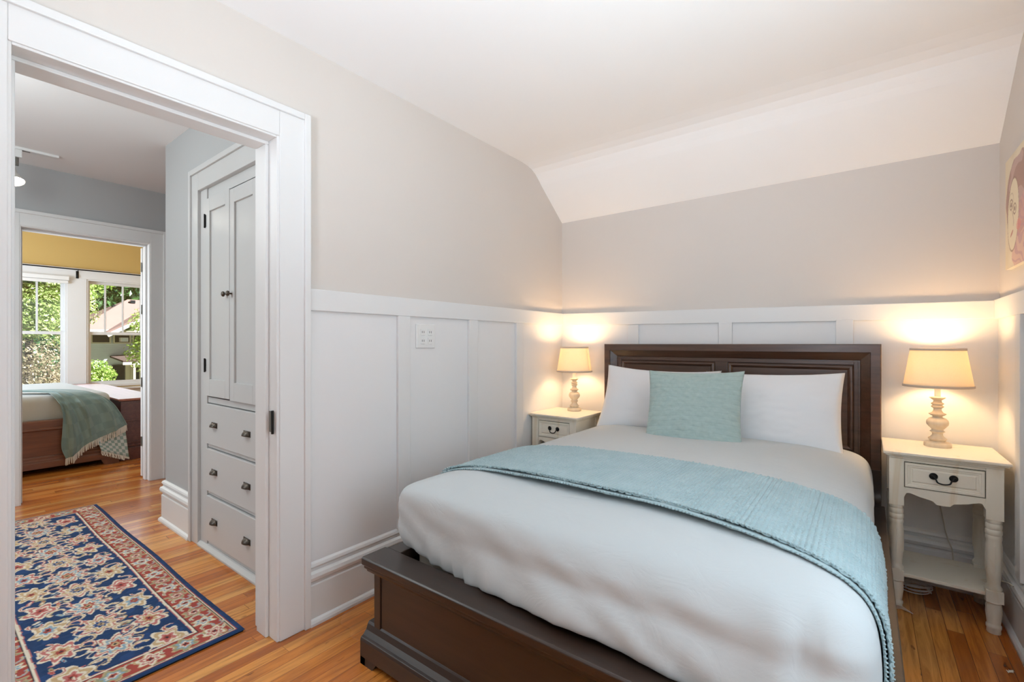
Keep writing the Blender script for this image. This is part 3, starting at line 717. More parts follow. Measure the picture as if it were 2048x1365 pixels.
m = MB().grid(throw_layer(lambda s: yF(s)-.016, lambda s: yF(s)+.05, .000, -.90, .972, 300, 8, 0, False, 2)); m.build('under_layer', 'throw', th, smooth=True, solid=.005, solidoff=1)
# knotted edging along front hem
def edging(yfun, lift, r, step):
    m = MB(); s = -.90
    ico = bmesh.new(); bmesh.ops.create_icosphere(ico, subdivisions=1, radius=1); iv = [tuple(v.co) for v in ico.verts]; fi = [tuple(v.index for v in f.verts) for f in ico.faces]; ico.free()
    while s < .97:
        x, z, nx, nz = xprof(s); y = yfun(s); rr = r*(.85+.3*random.random())*(1-.4*max(0, s))
        m.add([(x+nx*lift+a*rr*1.25, y+b*rr, z+nz*lift+c*rr*.8) for a, b, c in iv], fi); s += step*(1-.35*max(0, s))/TL_*2
    return m
edging(lambda s: yF(s)-.017, .006, .0050, .0125).build('lower_edging', 'throw', th, smooth=True)
edging(lambda s: yF(s)+.002, .018, .0046, .0120).build('upper_edging', 'throw', th, smooth=True)
edging(lambda s: yB(s)-.001, .012, .0046, .0120).build('rear_edging', 'throw', th, smooth=True)

# pillows
def pillow(name, W, H, T, mat, loc, rot, label, cat, group=None, pinch=.07, wr=.004, n=48, quilt=False, ear=1.0, seed=0):
    def side(sg):
        rows = []
        for i in range(n+1):
            b = -1+2*i/n; row = []
            for j in range(n+1):
                a = -1+2*j/n
                A = a*(1-pinch*(.85 if quilt else .45)*(1-b*b)); B = b*(1-pinch*.9*(1-a*a))
                e = max(0, (1-a*a))*max(0, (1-b*b)); t = T*e**.42*(1-.15*abs(a*b))
                wz = wr*noise.noise(Vector((a*3+seed, b*3, sg*5)))+wr*.5*noise.noise(Vector((a*9+seed, b*7, sg*3)))
                if quilt:
                    wz += .0035*abs(math.sin(b*15+.6*math.sin(a*9)))*e**.3 + .003*math.sin(a*26+math.floor(b*9)*1.7)*math.sin(b*28)*e**.3
                    wz += .006*math.sin((b+.15*a*a)*34+seed)*max(0, abs(a)-.72)*3*e**.2
                row.append((A*W/2, sg*(t/2+(wz*min(1, e*6))), B*H/2))
            rows.append(row)
        return rows
    f_, k_ = side(-1), side(1)
    m = MB(); m.grid(f_); uv = list(m.uv); N = n+1; off = N*N
    m.v += [p for r in k_ for p in r]; m.f += [(off+i*N+j, off+(i+1)*N+j, off+(i+1)*N+j+1, off+i*N+j+1) for i in range(n) for j in range(n)]
    m.uv = uv+uv
    o = m.build(name, mat, smooth=True, loc=loc, rot=rot)
    bm = bmesh.new(); bm.from_mesh(o.data); bmesh.ops.remove_doubles(bm, verts=bm.verts, dist=.0004); bmesh.ops.recalc_face_normals(bm, faces=bm.faces); bm.to_mesh(o.data); bm.free()
    o.data.polygons.foreach_set('use_smooth', [True]*len(o.data.polygons))
    return tag(o, label, cat, group)
pillow('bed_pillow', .76, .47, .17, 'pillow', (-1.10, 3.00, .895), (math.radians(-24), math.radians(1.5), math.radians(2)), 'white pillow leaning on the headboard at its left, behind the teal cushion', 'pillow', 'white bed pillows', seed=1, pinch=.14)
pillow('bed_pillow', .72, .47, .17, 'pillow', (-.445, 2.98, .89), (math.radians(-24), math.radians(-1.5), math.radians(-3)), 'white pillow leaning on the headboard at its right, nearest the large lamp', 'pillow', 'white bed pillows', seed=5, pinch=.10)
pillow('throw_cushion', .53, .51, .15, 'cushion', (-.783, 2.72, .882), (math.radians(-26), math.radians(-1), math.radians(8)), 'square pale teal quilted cushion in front of the white pillows', 'cushion', quilt=True, n=90, seed=3, pinch=.09)

# ------------------------------------------------------------------ nightstands
def nightstand():
    W, D, H = .43, .40, .757      # top size; local origin at floor centre
    r = thing('nightstand', (0, 0, 0), '', 'nightstand', 'cream nightstands')
    def L(m, name, mat='cream', parent=r, **k): return m.build(name, mat, parent, local=True, **k)
    hx, hy = W/2, D/2
    m = MB()
    m.box(-hx, hx, -hy, hy, H-.014, H); m.box(-hx+.008, hx-.008, -hy+.008, hy-.004, H-.022, H-.014); m.box(-hx+.020, hx-.020, -hy+.020, hy-.01, H-.034, H-.022)
    L(m, 'tabletop', bevel=.004)
    bx, by = hx-.028, hy-.028; z1 = H-.034; z0 = .545
    m = MB(); m.box(-bx+.03, bx-.03, by-.012, by, z0, z1)                      # back
    for sx in (-1, 1): m.box(sx*(bx-.012), sx*(bx-.004), -by+.03, by-.03, z0, z1)
    # face frame: top strip, bottom strip with scalloped apron
    fy = -by
    m.box(-bx+.048, bx-.048, fy+.002, fy+.018, .710, z1)
    pr = [(-bx+.048, .588), (bx-.048, .588)]
    xs = [i/24 for i in range(25)]
    def ap(t):  # scallop depth along the width, t 0..1
        c = abs(t-.5)*2
        return .548 - .012*math.cos(c*pi*1.0)*(1 if c < .55 else .3) - (.012 if c < .2 else 0) + (.018*(c-.55)/.45 if c > .55 else 0) - (.035*((c-.9)/.1) if c > .9 else 0)
    pr += [(bx-.048-(2*bx-.096)*t, ap(t)) for t in xs]
    m.prism(pr, 'y', fy+.002, fy+.018)
    L(m, 'apron', bevel=.0015)
    # corner legs: square block, turned shaft, block, foot
    for sx in (-1, 1):
        for sy in (-1, 1):
            cx, cy = sx*(bx-.022), sy*(by-.022); h = .0275
            m = MB(); m.box(cx-h, cx+h, cy-h, cy+h, .500, z1); m.box(cx-h, cx+h, cy-h, cy+h, .140, .190)
            R = .0275
            m.lathe([(R*.82, .505), (R*.98, .498), (R*1.0, .488), (R*.9, .482), (R*1.0, .476), (R*1.0, .462), (R*.92, .456), (R*1.02, .450), (R*1.02, .436), (R*.92, .430), (R*.99, .424), (R*.99, .415), (R*.9, .405), (R*.96, .39), (R*.99, .34), (R*.93, .28), (R*.80, .225), (R*.78, .212), (R*1.02, .200), (R*1.02, .192), (R*.9, .185)], cx, cy, 0, 20)
            m.lathe([(R*.9, .145), (R*1.05, .138), (R*.88, .130), (R*.98, .118), (R*1.0, .09), (R*.82, .045), (R*.80, .040), (R*.93, .034), (R*.93, .024), (R*.84, .018), (R*.86, .003), (R*.8, 0)], cx, cy, 0, 20)
            lg = L(m, 'leg', smooth='auto')
            for k in range(4):
                fl = MB()
                a = pi/2*k; ax, ay = math.cos(a), math.sin(a); rr = R*.955
                fl.tube([(cx+ax*rr, cy+ay*rr, .385), (cx+ax*rr*.985, cy+ay*rr*.985, .27)], .0022, 6); L(fl, 'fluting', parent=lg)
    L(MB().box(-bx+.01, bx-.01, -by+.012, by-.006, .158, .174), 'shelf', bevel=.002)
    # drawer with framed front
    dx = bx-.052; m = MB(); z0, z1 = .592, .706
    m.box(-dx, dx, fy+.004, fy+.02, z0, z1)
    Rr = lambda i, y: [(-dx+i, y, z0+i), (dx-i, y, z0+i), (dx-i, y, z1-i), (-dx+i, y, z1-i)]
    rr = [Rr(0, fy+.004), Rr(.001, fy-.003), Rr(.010, fy-.003), Rr(.013, fy), Rr(.018, fy), Rr(.021, fy+.003), Rr(.026, fy+.003), Rr(.030, fy-.001), Rr(.034, fy-.001)]
    vs = [p for q in rr for p in q]; fs = [(i*4+j, i*4+(j+1) % 4, (i+1)*4+(j+1) % 4, (i+1)*4+j) for i in range(len(rr)-1) for j in range(4)]; fs.append(tuple(len(vs)-4+j for j in range(4)))
    m.add(vs, fs); dr = L(m, 'drawer')
    L(MB().box(-dx-.003, dx+.003, fy+.010, fy+.018, z0-.003, z1+.003), 'drawer_gap', 'darkvoid')
    # bail handle on two rosettes
    m = MB(); hy_ = fy-.002; zc = .652
    for sx in (-1, 1):
        c = MB().lathe([(.015, 0), (.0155, .003), (.012, .006), (.009, .006), (.006, .012), (.002, .014)], 0, 0, 0, 20)
        m.add([(sx*.034+a, hy_-c2, zc+.006+b) for a, b, c2 in c.v], c.f)
    m.tube(catmull([(-.034, hy_-.012, zc+.004), (-.026, hy_-.015, zc-.006), (-.020, hy_-.017, zc-.018), (0, hy_-.018, zc-.023), (.020, hy_-.017, zc-.018), (.026, hy_-.015, zc-.006), (.034, hy_-.012, zc+.004)], 24), .0032, 8)
    L(m, 'handle', 'black', parent=dr, smooth='auto')
    return r
nsR = nightstand(); nsR.location = (.283, 3.052, 0)
nsL = copy_tree(nsR); nsL.location = (-1.783, 3.00, 0); nsL.scale = (.96, 1, 1)
nsR['label'] = 'cream antiqued nightstand between the bed and the right wall, fully visible with shelf'
nsL['label'] = 'cream nightstand in the left corner of the bedroom, mostly hidden by the bed'
# amber stains on the right stand's front right post are part of its wear

# ------------------------------------------------------------------ lamps
def lamp():
    r = thing('table_lamp', (0, 0, 0), '', 'lamp', 'bedside lamps with turned bases')
    p = [(.052, 0), (.053, .004), (.053, .016), (.050, .020), (.046, .022), (.030, .026), (.032, .033), (.036, .036), (.036, .040), (.027, .047), (.021, .055), (.020, .064), (.026, .070), (.030, .073), (.024, .078), (.022, .083), (.030, .092), (.041, .106), (.043, .117), (.041, .127), (.033, .137), (.020, .143), (.018, .148), (.026, .153), (.033, .158), (.033, .161), (.022, .166), (.016, .176), (.015, .186), (.023, .192), (.025, .196), (.020, .200), (.018, .203), (.024, .207), (.025, .211), (.017, .216), (.015, .225), (.026, .234), (.031, .238), (.031, .241), (.012, .244)]
    MB().lathe([(a, z*1.02) for a, z in p], 0, 0, 0, 40).build('lamp_base', 'lampwood', r, local=True, smooth='auto')
    MB().lathe([(.012, .244), (.012, .285), (.016, .287), (.016, .32), (.008, .322)], 0, 0, 0, 20).build('socket', 'plastic', r, local=True, smooth='auto')
    MB().lathe([(.012, .322), (.016, .335), (.026, .355), (.024, .37), (.012, .378), (.002, .379)], 0, 0, 0, 20).build('bulb', 'bulb', r, local=True, smooth=True)
    z0, z1 = .298, .490; r0, r1 = .133, .104; seg = 64
    rows = [[((r0+(r1-r0)*k/8)*math.cos(2*pi*j/seg), (r0+(r1-r0)*k/8)*math.sin(2*pi*j/seg), z0+(z1-z0)*k/8) for j in range(seg+1)] for k in range(9)]
    sh = MB().grid(rows).build('lamp_shade', 'shade', r, local=True, smooth=True, solid=.0012)
    for rr, zz in ((r0, z0+.005), (r1, z1-.005)):
        tr = MB()
        tr.lathe([(rr+.0005, -.006), (rr+.003, -.005), (rr+.003, .005), (rr+.0005, .006), (rr-.002, .005), (rr-.002, -.005), (rr+.0005, -.006)], 0, 0, zz, 64)
        tr.f = tr.f[:-2]
        tr.build('shade_binding', 'taupe', sh, local=True, smooth=True)
    MB().tube([(-.10, 0, .487), (.10, 0, .487)], .0015, 6).tube([(0, -.10, .487), (0, .10, .487)], .0015, 6).build('shade_spider', 'steel', sh, local=True)
    return r
lpR = lamp(); lpR.location = (.286, 3.13, .757)
lpL = copy_tree(lpR); lpL.location = (-1.775, 3.11, .757)
lpR['label'] = 'lit table lamp with whitewashed turned base on the right nightstand'
lpL['label'] = 'lit table lamp with whitewashed turned base on the left corner nightstand'
for o, nm in ((lpR, 'right'), (lpL, 'left')):
    light('lamp_bulb_light_' + nm, 'POINT', (o.location.x, o.location.y, o.location.z+.425), 7.5, WARM, shadow_soft_size=.045)

# ------------------------------------------------------------------ wall outlet
ol = thing('wall_outlet', (-1.994, 1.794, 1.31), 'white four-socket electrical outlet plate on the left wainscot', 'outlet')
MB().box(-1.994, -1.986, 1.722, 1.864, 1.245, 1.382).build('cover_plate', 'plastic', ol, bevel=.004)
for yy in (1.768, 1.822):
    for zz in (1.287, 1.336):
        s = MB().box(-1.9865, -1.982, yy-.016, yy+.016, zz-.018, zz+.018).build('socket', 'plastic', ol, bevel=.006)
        MB().box(-1.9825, -1.9815, yy-.008, yy-.005, zz-.006, zz+.006).box(-1.9825, -1.9815, yy+.005, yy+.008, zz-.006, zz+.006).build('slot', 'slot', s)

# cords by the right nightstand
m = MB().tube(catmull([(.30, 3.268, .72), (.305, 3.262, .60), (.30, 3.262, .50), (.315, 3.25, .38), (.335, 3.25, .27), (.355, 3.262, .20), (.36, 3.268, .06)], 40), .003, 8)
m.build('lamp_cord', 'cord', smooth=True); tag(bpy.data.objects['lamp_cord'], 'pale lamp cord hanging down the wall behind the right nightstand', 'cord')
pts = []
for k in range(5*24):
    a = 2*pi*k/24; rr = .052+.010*math.sin(k*.13)
    pts.append((.205+rr*1.1*math.cos(a)+.006*math.sin(k*.21), 3.13+rr*.72*math.sin(a), .012+.0065*(k/24)+.006*math.sin(a+k*.02)))
tag(MB().tube(pts, .0032, 8).build('cord_coil', 'plastic', smooth=True), 'coil of white cord lying on the floor under the right nightstand', 'cord')
tag(MB().tube(catmull([(.46, 3.0, .20), (.475, 2.95, .215), (.49, 2.89, .235), (.499, 2.86, .237)], 16), .003, 8).build('electrical_cord', 'cord', smooth=True), 'short pale cord entering the right baseboard beside the nightstand leg', 'cord')
m = MB().add([(.098, 2.862, .03), (.14, 2.858, .028), (.178, 2.862, .004), (.15, 2.878, .003), (.10, 2.882, .012)], [(0, 1, 2, 3, 4)])
tag(m.build('paper_tag', 'plastic', solid=.0012), 'curled white paper tag at the foot of the right nightstand leg', 'tag')
m = MB()
for k in range(5):
    a = random.random()*6; x, y = .447+random.uniform(-.006, .006), 2.585+random.uniform(-.010, .010)
    m.add([(x, y, .002), (x+.012*math.cos(a), y+.012*math.sin(a), .008), (x+.015*math.cos(a+.8), y+.015*math.sin(a+.8), .003)], [(0, 1, 2)])
tag(m.build('wood_chip', 'cream', solid=.001), 'tiny tan crumb on the floorboards near the right wall', 'debris')

# ------------------------------------------------------------------ painting on the right wall
pw = thing('wall_art', (.51, 2.80, 1.85), 'unframed canvas of a dreaming face in cream and rose hanging on the right wall', 'painting')
NY, NZ = 150, 150; Y0, Y1, Z0, Z1 = 3.065, 2.52, 1.608, 2.10
yy, zz = np.meshgrid(np.linspace(0, 1, NY), np.linspace(0, 1, NZ))     # yy 0 = far edge
col = np.zeros((NZ, NY, 3)); lin = lambda r, g, b: np.array(srgb(r, g, b)[:3])
col[:] = lin(232, 218, 190)
nzf = np.array([[noise.noise(Vector((a*6, b*6, 2.))) for a in np.linspace(0, 1, NY)] for b in np.linspace(0, 1, NZ)])
col += nzf[..., None]*.06
def ell(cy, cz, ry, rz, rot=0, warp=0):
    a, b = yy-cy+warp*nzf, zz-cz+warp*nzf; c, s = math.cos(rot), math.sin(rot); p, q = a*c+b*s, -a*s+b*c; return (p/ry)**2+(q/rz)**2
def putm(mask, c, al=1.0): col[mask] = col[mask]*(1-al)+lin(*c)*al
putm(ell(.42, .60, .40, .36, .15, .05) < 1, (172, 134, 124), .9)       # hair
putm((ell(.42, .60, .40, .36, .15, .05) < 1) & (nzf > .12), (206, 176, 168), .8)
putm(ell(.62, .22, .34, .42, -.5, .1) < 1, (222, 170, 160), .6)
putm((ell(.62, .22, .34, .42, -.5, .1) < 1) & (np.sin(zz*60+yy*30+nzf*8) > .5), (196, 150, 160), .6)
putm(ell(.25, .46, .17, .32, -.12) < 1, (236, 224, 196), 1)            # face
putm(abs(ell(.25, .46, .17, .32, -.12)-1) < .05, (150, 116, 96), .8)
for cy, cz in ((.19, .56), (.30, .50)):
    putm(abs(ell(cy, cz, .045, .045, .3)-1) < .28, (140, 100, 80), .9); putm(ell(cy, cz, .018, .02) < 1, (120, 84, 70), .9)
putm(abs(ell(.20, .60, .06, .06)-1) < .12, (150, 112, 92), .6)
putm((abs(yy-.235-.03*np.sin(zz*20)) < .006) & (zz > .36) & (zz < .5), (160, 122, 100), .8)
putm(ell(.21, .30, .05, .014, .5) < 1, (190, 120, 110), .9)
putm(ell(.42, .34, .07, .05, .2, .05) < 1, (226, 140, 130), .6)
m = MB(); m.box(.512, .529, Y1, Y0, Z0, Z1); m.build('canvas_stretcher', 'cream', pw)
rows = [[(.5112, Y0+(Y1-Y0)*a, Z0+(Z1-Z0)*b) for a in np.linspace(0, 1, NY)] for b in np.linspace(0, 1, NZ)]
def colored(rows, colarr, name, mat, parent):
    m = MB().grid(rows); m.uv = None; o = m.build(name, mat, parent)
    at = o.data.color_attributes.new('col', 'FLOAT_COLOR', 'POINT')
    c = np.concatenate([np.clip(colarr, 0, 1).reshape(-1, 3), np.ones((colarr.shape[0]*colarr.shape[1], 1))], 1).astype(np.float32)
    at.data.foreach_set('color', c.ravel()); return o
colored(rows, col, 'painted_face', 'art', pw)

# ------------------------------------------------------------------ rug
rx0, rx1, ry0, ry1 = -4.81, -2.18, .152, .905
NX, NYr = 640, 184
gx, gy = np.meshgrid(np.linspace(rx0, rx1, NX), np.linspace(ry0, ry1, NYr), indexing='ij')
def nfield(fx, fy, s):
    a = np.linspace(rx0, rx1, NX//4)*fx; b = np.linspace(ry0, ry1, NYr//4)*fy
    g = np.array([[noise.noise(Vector((p, q, s))) for q in b] for p in a])
    i = np.linspace(0, g.shape[0]-1.001, NX); j = np.linspace(0, g.shape[1]-1.001, NYr); i0 = i.astype(int); j0 = j.astype(int); fi = (i-i0)[:, None]; fj = (j-j0)[None]
    return g[i0][:, j0]*(1-fi)*(1-fj)+g[i0+1][:, j0]*fi*(1-fj)+g[i0][:, j0+1]*(1-fi)*fj+g[i0+1][:, j0+1]*fi*fj
n1, n2, n3 = nfield(14, 14, 1.), nfield(14, 14, 9.), nfield(45, 45, 4.)
wx, wy = gx+n1*.010, gy+n2*.010
e = np.minimum(np.minimum(gx-rx0, rx1-gx), np.minimum(gy-ry0, ry1-gy)); ew = e+n3*.0015
NAVY, RED, CREAM, TAN, PINK, SKY, OLIVE, INK, BLUE = [lin(*c) for c in ((4, 50, 96), (166, 66, 54), (230, 218, 196), (200, 168, 124), (192, 110, 104), (140, 168, 184), (158, 156, 120), (30, 24, 36), (24, 66, 120))]
rc = np.zeros((NX, NYr, 3)); rc[:] = NAVY; rc[n1 > .25] = BLUE*.6+NAVY*.4
def put(mask, c): rc[mask] = c
field = ew > .152
# field motifs: a mirrored half-drop of blossoms, leaves and scrolls
yc = (ry0+ry1)/2
def flower(cx, cy, R, petals, ph, cols, region, asp=1.0):
    sl = (np.abs(gx-cx) < R*1.7*asp) & (np.abs(gy-cy) < R*1.7) & region
    if not sl.any(): return
    dx, dy = (wx-cx)/asp, wy-cy; r = np.hypot(dx, dy); a = np.arctan2(dy, dx)
    for k, (f, c) in enumerate(cols):
        rad = R*f*(1+.22*np.cos(petals*a+ph+k*.4))
        rc[sl & (r < rad)] = c
def scroll(cx, cy, R, ang, c, region, wd=.010, turn=1.25, sg=1):
    sl = (np.abs(gx-cx) < R*1.4) & (np.abs(gy-cy) < R*1.4) & region
    if not sl.any(): return
    dx, dy = wx-cx, sg*(wy-cy); r = np.hypot(dx, dy); a = np.mod(np.arctan2(dy, dx)-ang, 2*pi)
    rad = R*(1-.55*a/(2*pi*turn)); on = (a < 2*pi*.72)
    w_ = wd*(1-.5*a/(2*pi))
    rc[sl & on & (np.abs(r-rad) < w_)] = c[0]; rc[sl & on & (np.abs(r-rad) < w_*.45)] = c[1]
step = .235
i = 0; cx = rx0+.20
while cx < rx1-.1:
    for row, sy in ((0, 0), (1, .15), (1, -.15)):
        X_ = cx + (step/2 if row else 0); Y_ = yc+sy
        if row == 0:
            flower(X_, Y_, .066, 8, i, [(1.12, CREAM), (1.0, PINK), (.86, CREAM), (.72, SKY if i % 2 else TAN), (.52, CREAM), (.40, RED if i % 2 else BLUE), (.22, TAN), (.1, INK)], field, 1.15)
            for q in (-1, 1):
                scroll(X_+.095, Y_+q*.062, .034, 2.0, (CREAM, TAN), field, .008, sg=q); scroll(X_-.09, Y_+q*.075, .030, .4, (PINK, CREAM), field, .007, sg=-q)
        else:
            flower(X_, Y_, .048, 5+(i % 3), i*1.3+sy*9, [(1.2, CREAM), (1.02, TAN if i % 2 else PINK), (.75, CREAM), (.55, (PINK, SKY, TAN)[i % 3]), (.3, RED), (.12, INK)], field, 1.3)
            scroll(X_+.078, Y_-sy*.34, .030, 1+i, (TAN, CREAM), field, .008, sg=1 if sy > 0 else -1)
            scroll(X_-.082, Y_+sy*.20, .028, 3+i, (CREAM, PINK), field, .007, sg=-1 if sy > 0 else 1)
    i += 1; cx += step
# scattered leaf flecks fill the ground
for _ in range(240):
    X_, Y_ = rng.uniform(rx0+.17, rx1-.17), rng.uniform(ry0+.17, ry1-.17); a = rng.uniform(0, pi); R_ = rng.uniform(.012, .024)
    sl = (np.abs(gx-X_) < .04) & (np.abs(gy-Y_) < .04) & field
    dx, dy = wx-X_, wy-Y_; p, q = dx*math.cos(a)+dy*math.sin(a), -dx*math.sin(a)+dy*math.cos(a)
    q = q-.25*np.sin(p/R_*1.6)*R_
    d = (p/R_)**2+(q/(R_*.42))**2
    isn = np.abs(rc-NAVY).sum(-1) < .2
    put(sl & isn & (d < 1), (CREAM, TAN, PINK, SKY, OLIVE)[rng.integers(5)]); put(sl & (d < .2), (RED, TAN, CREAM)[rng.integers(3)])
# thin vines
put(field & (np.abs(wy-yc-.09*np.sin(gx*26)) < .0032), CREAM); put(field & (np.abs(wy-yc+.09*np.sin(gx*26)) < .0032), TAN)
# borders
bor = (ew > .036) & (ew < .136); put((ew > .024) & (ew <= .152), RED)
put((ew > .026) & (ew < .0325), CREAM); put((ew > .0325) & (ew < .036), INK)
put((ew > .138) & (ew < .148), CREAM); put((ew > .134) & (ew < .138), INK); put((ew > .148) & (ew < .152), PINK)
put((ew > .036) & (ew < .040), TAN)
def along(fn, L0, L1, stp):
    n_ = max(1, round((L1-L0)/stp)); return [L0+(L1-L0)*(k+.5)/n_ for k in range(n_)]
cnt = 0
for s_ in along(None, rx0+.03, rx1-.03, .118):
    for yb_ in (ry0+.086, ry1-.086):
        if cnt % 2 == 0 or True:
            flower(s_, yb_, .038, 6, cnt, [(1.15, TAN), (1.0, OLIVE if cnt % 2 else CREAM), (.74, PINK if cnt % 2 else SKY), (.52, CREAM), (.34, RED), (.16, INK)], bor, .8)
        scroll(s_+.058, yb_-.016, .024, 1.0, (CREAM, OLIVE), bor, .0065); scroll(s_+.058, yb_+.022, .022, 4.0, (SKY, TAN), bor, .006, sg=-1)
    cnt += 1
for s_ in along(None, ry0+.03, ry1-.03, .118):
    for xb_ in (rx0+.086, rx1-.086):
        flower(xb_, s_, .038, 6, cnt, [(1.15, TAN), (1.0, CREAM if cnt % 2 else OLIVE), (.74, PINK if cnt % 2 else SKY), (.52, CREAM), (.34, RED), (.16, INK)], bor, 1.0)
        scroll(xb_-.012, s_+.058, .024, 1.0, (CREAM, OLIVE), bor, .0065)
    cnt += 1
rc *= (.92+.35*n3[..., None]*.5+.04)
rug = thing('runner_rug', ((rx0+rx1)/2, yc, 0), 'navy and red patterned oriental runner rug on the hall floor', 'rug')
hz = .011+.0018*n3-.004*np.clip(1-e/.012, 0, 1)
edgew = .0035*np.sin(gx*5.1)*(gy > yc)
rows = [[(float(gx[a, b]), float(gy[a, b]+edgew[a, b]), float(hz[a, b])) for b in range(NYr)] for a in range(NX)]
colored(rows, rc, 'rug_pile', 'rug', rug)
MB().box(rx0+.002, rx1-.002, ry0+.004, ry1-.004, 0, .006).build('rug_backing', 'darkvoid', rug)

# ------------------------------------------------------------------ hall track light
tk = thing('track_light', (-4.87, .45, CZ), 'white ceiling track with a lit spotlight head in the hall', 'track light')
MB().box(-4.895, -4.845, -.55, .70, CZ-.018, CZ).build('track', 'plastic', tk, bevel=.002)
MB().box(-4.876, -4.864, -.5, .55, CZ-.0195, CZ-.0175).build('track_slot', 'slot', tk)
MB().box(-4.892, -4.848, .455, .507, CZ-.075, CZ-.018).build('adapter', 'plastic', tk, bevel=.004)
MB().box(-4.878, -4.862, .474, .492, CZ-.135, CZ-.075).build('swivel_arm', 'steel', tk, bevel=.003)
hd = MB().lathe([(.026, .13), (.032, .12), (.034, .07), (.044, .045), (.062, 0), (.064, -.002), (.060, -.002), (.042, .04), (.02, .045)], 0, 0, 0, 32)
R_ = Matrix.Rotation(math.radians(-22), 3, 'Y') @ Matrix.Rotation(math.radians(8), 3, 'X')
hd.v = [tuple(R_ @ Vector(v) + Vector((-4.85, .462, 2.435))) for v in hd.v]
hdo = hd.build('spot_head', 'fringe', tk, smooth='auto')
bl = MB().lathe([(.002, .004), (.040, .006), (.056, .003), (.058, .0)], 0, 0, 0, 32); bl.v = [tuple(R_ @ Vector(v) + Vector((-4.85, .462, 2.436))) for v in bl.v]
bl.build('bulb_face', 'spotbulb', hdo, smooth=True)
light('track_spot_light', 'SPOT', (-4.82, .455, 2.41), 40, (1, .93, .82), (math.radians(-10), math.radians(-22), 0), spot_size=math.radians(100), spot_blend=.8, shadow_soft_size=.05)

# ------------------------------------------------------------------ far bedroom furniture
bd = thing('wooden_bed', (-7.5, .6, 0), 'cherry wood platform bed in the far bedroom seen through the doorway', 'bed')
m = MB(); m.box(-6.42, -6.365, -.35, 1.37, .17, .43); f2 = m.build('footboard', 'bed2wood', bd, bevel=.003)
m = MB().prism([(-6.44, .42), (-6.35, .42), (-6.34, .43), (-6.345, .445), (-6.36, .452), (-6.362, .51), (-6.37, .52), (-6.44, .52)], 'y', -.36, 1.385); m.build('top_rail', 'bed2wood', f2, bevel=.002)
m = MB().prism([(-6.42, .06), (-6.33, .06), (-6.33, .115), (-6.338, .125), (-6.338, .135), (-6.35, .145), (-6.35, .165), (-6.36, .175), (-6.42, .175)], 'y', -.36, 1.385); m.build('base_moulding', 'bed2wood', f2, bevel=.002)
for y0 in (-.35, 1.26): MB().prism([(y0, 0), (y0+.12, 0), (y0+.12, .06), (y0-.03, .06), (y0-.02, .04)], 'x', -6.40, -6.34).build('bracket_foot', 'bed2wood', f2)
for y0 in (-.35, 1.34): MB().box(-8.62, -6.42, y0, y0+.03, .15, .42).build('side_rail', 'bed2wood', bd)
MB().box(-8.70, -8.62, -.36, 1.385, 0, .60).build('headboard', 'bed2wood', bd, bevel=.004)
mt2 = rounded_slab(-8.60, -6.44, -.31, 1.335, .46, .752, .07, 'mattress', 'sheet'); tag(mt2, 'white-sheeted mattress on the cherry wood bed in the far bedroom', 'mattress')
MB().box(-8.6, -6.45, -.3, 1.33, .40, .455).build('slat_deck', 'darkvoid', bd)
ch = thing('wooden_chest', (-7.85, 1.58, 0), 'long low mahogany chest with polished reddish top beside the far bed', 'chest')
MB().box(-9.33, -6.405, 1.405, 1.755, .08, .645).build('chest_body', 'chest', ch, bevel=.003)
MB().box(-9.34, -6.38, 1.385, 1.775, .648, .672).build('chest_top', 'chesttop', ch, bevel=.006)
for b_ in ((.42, .438, -6.392), (.15, .165, -6.385), (.185, .20, -6.39)): MB().box(-6.4, b_[2], 1.41, 1.75, b_[0], b_[1]).build('end_moulding', 'chest', ch, bevel=.003)
MB().box(-9.33, -6.385, 1.395, 1.765, 0, .135).build('chest_plinth', 'chest', ch, bevel=.004)
# draped plaid throw
TS = [[(-6.95, .675, .709), (-6.7, .808, .7), (-6.45, .883, .681), (-6.34, .935, .605), (-6.33, .934, .417), (-6.32, .925, .247), (-6.32, .958, .127)],
 [(-6.95, .675, .73), (-6.7, .826, .734), (-6.45, .93, .696), (-6.34, .979, .585), (-6.33, 1.014, .405), (-6.32, 1.027, .254), (-6.32, 1.027, .163)],
 [(-6.95, .675, .751), (-6.7, .844, .763), (-6.45, .974, .727), (-6.34, 1.045, .602), (-6.33, 1.089, .445), (-6.32, 1.114, .331), (-6.32, 1.125, .257)],
 [(-6.95, .711, .758), (-6.7, .899, .779), (-6.45, 1.048, .746), (-6.34, 1.136, .633), (-6.33, 1.181, .484), (-6.32, 1.203, .379), (-6.32, 1.23, .302)],
 [(-6.95, .783, .767), (-6.7, .973, .788), (-6.45, 1.144, .753), (-6.34, 1.254, .641), (-6.33, 1.309, .52), (-6.32, 1.339, .422), (-6.32, 1.364, .365)],
 [(-6.95, .857, .767), (-6.7, 1.05, .788), (-6.45, 1.204, .748), (-6.34, 1.311, .651), (-6.33, 1.375, .539), (-6.32, 1.41, .455), (-6.32, 1.431, .399)]]
for s in TS:   # the cloth lies on the mattress before it falls over the edge
    s[0] = (s[0][0]-.1, s[0][1]-.25, max(s[0][2], .782)); s[1] = (s[1][0]+.06, s[1][1], max(s[1][2], .785)); s[2] = (s[2][0]+.04, s[2][1], max(s[2][2], .748))
    s.insert(0, (-7.3, s[0][1]-.5, .782))
strands = [catmull(s, 60) for s in TS]
rows = []
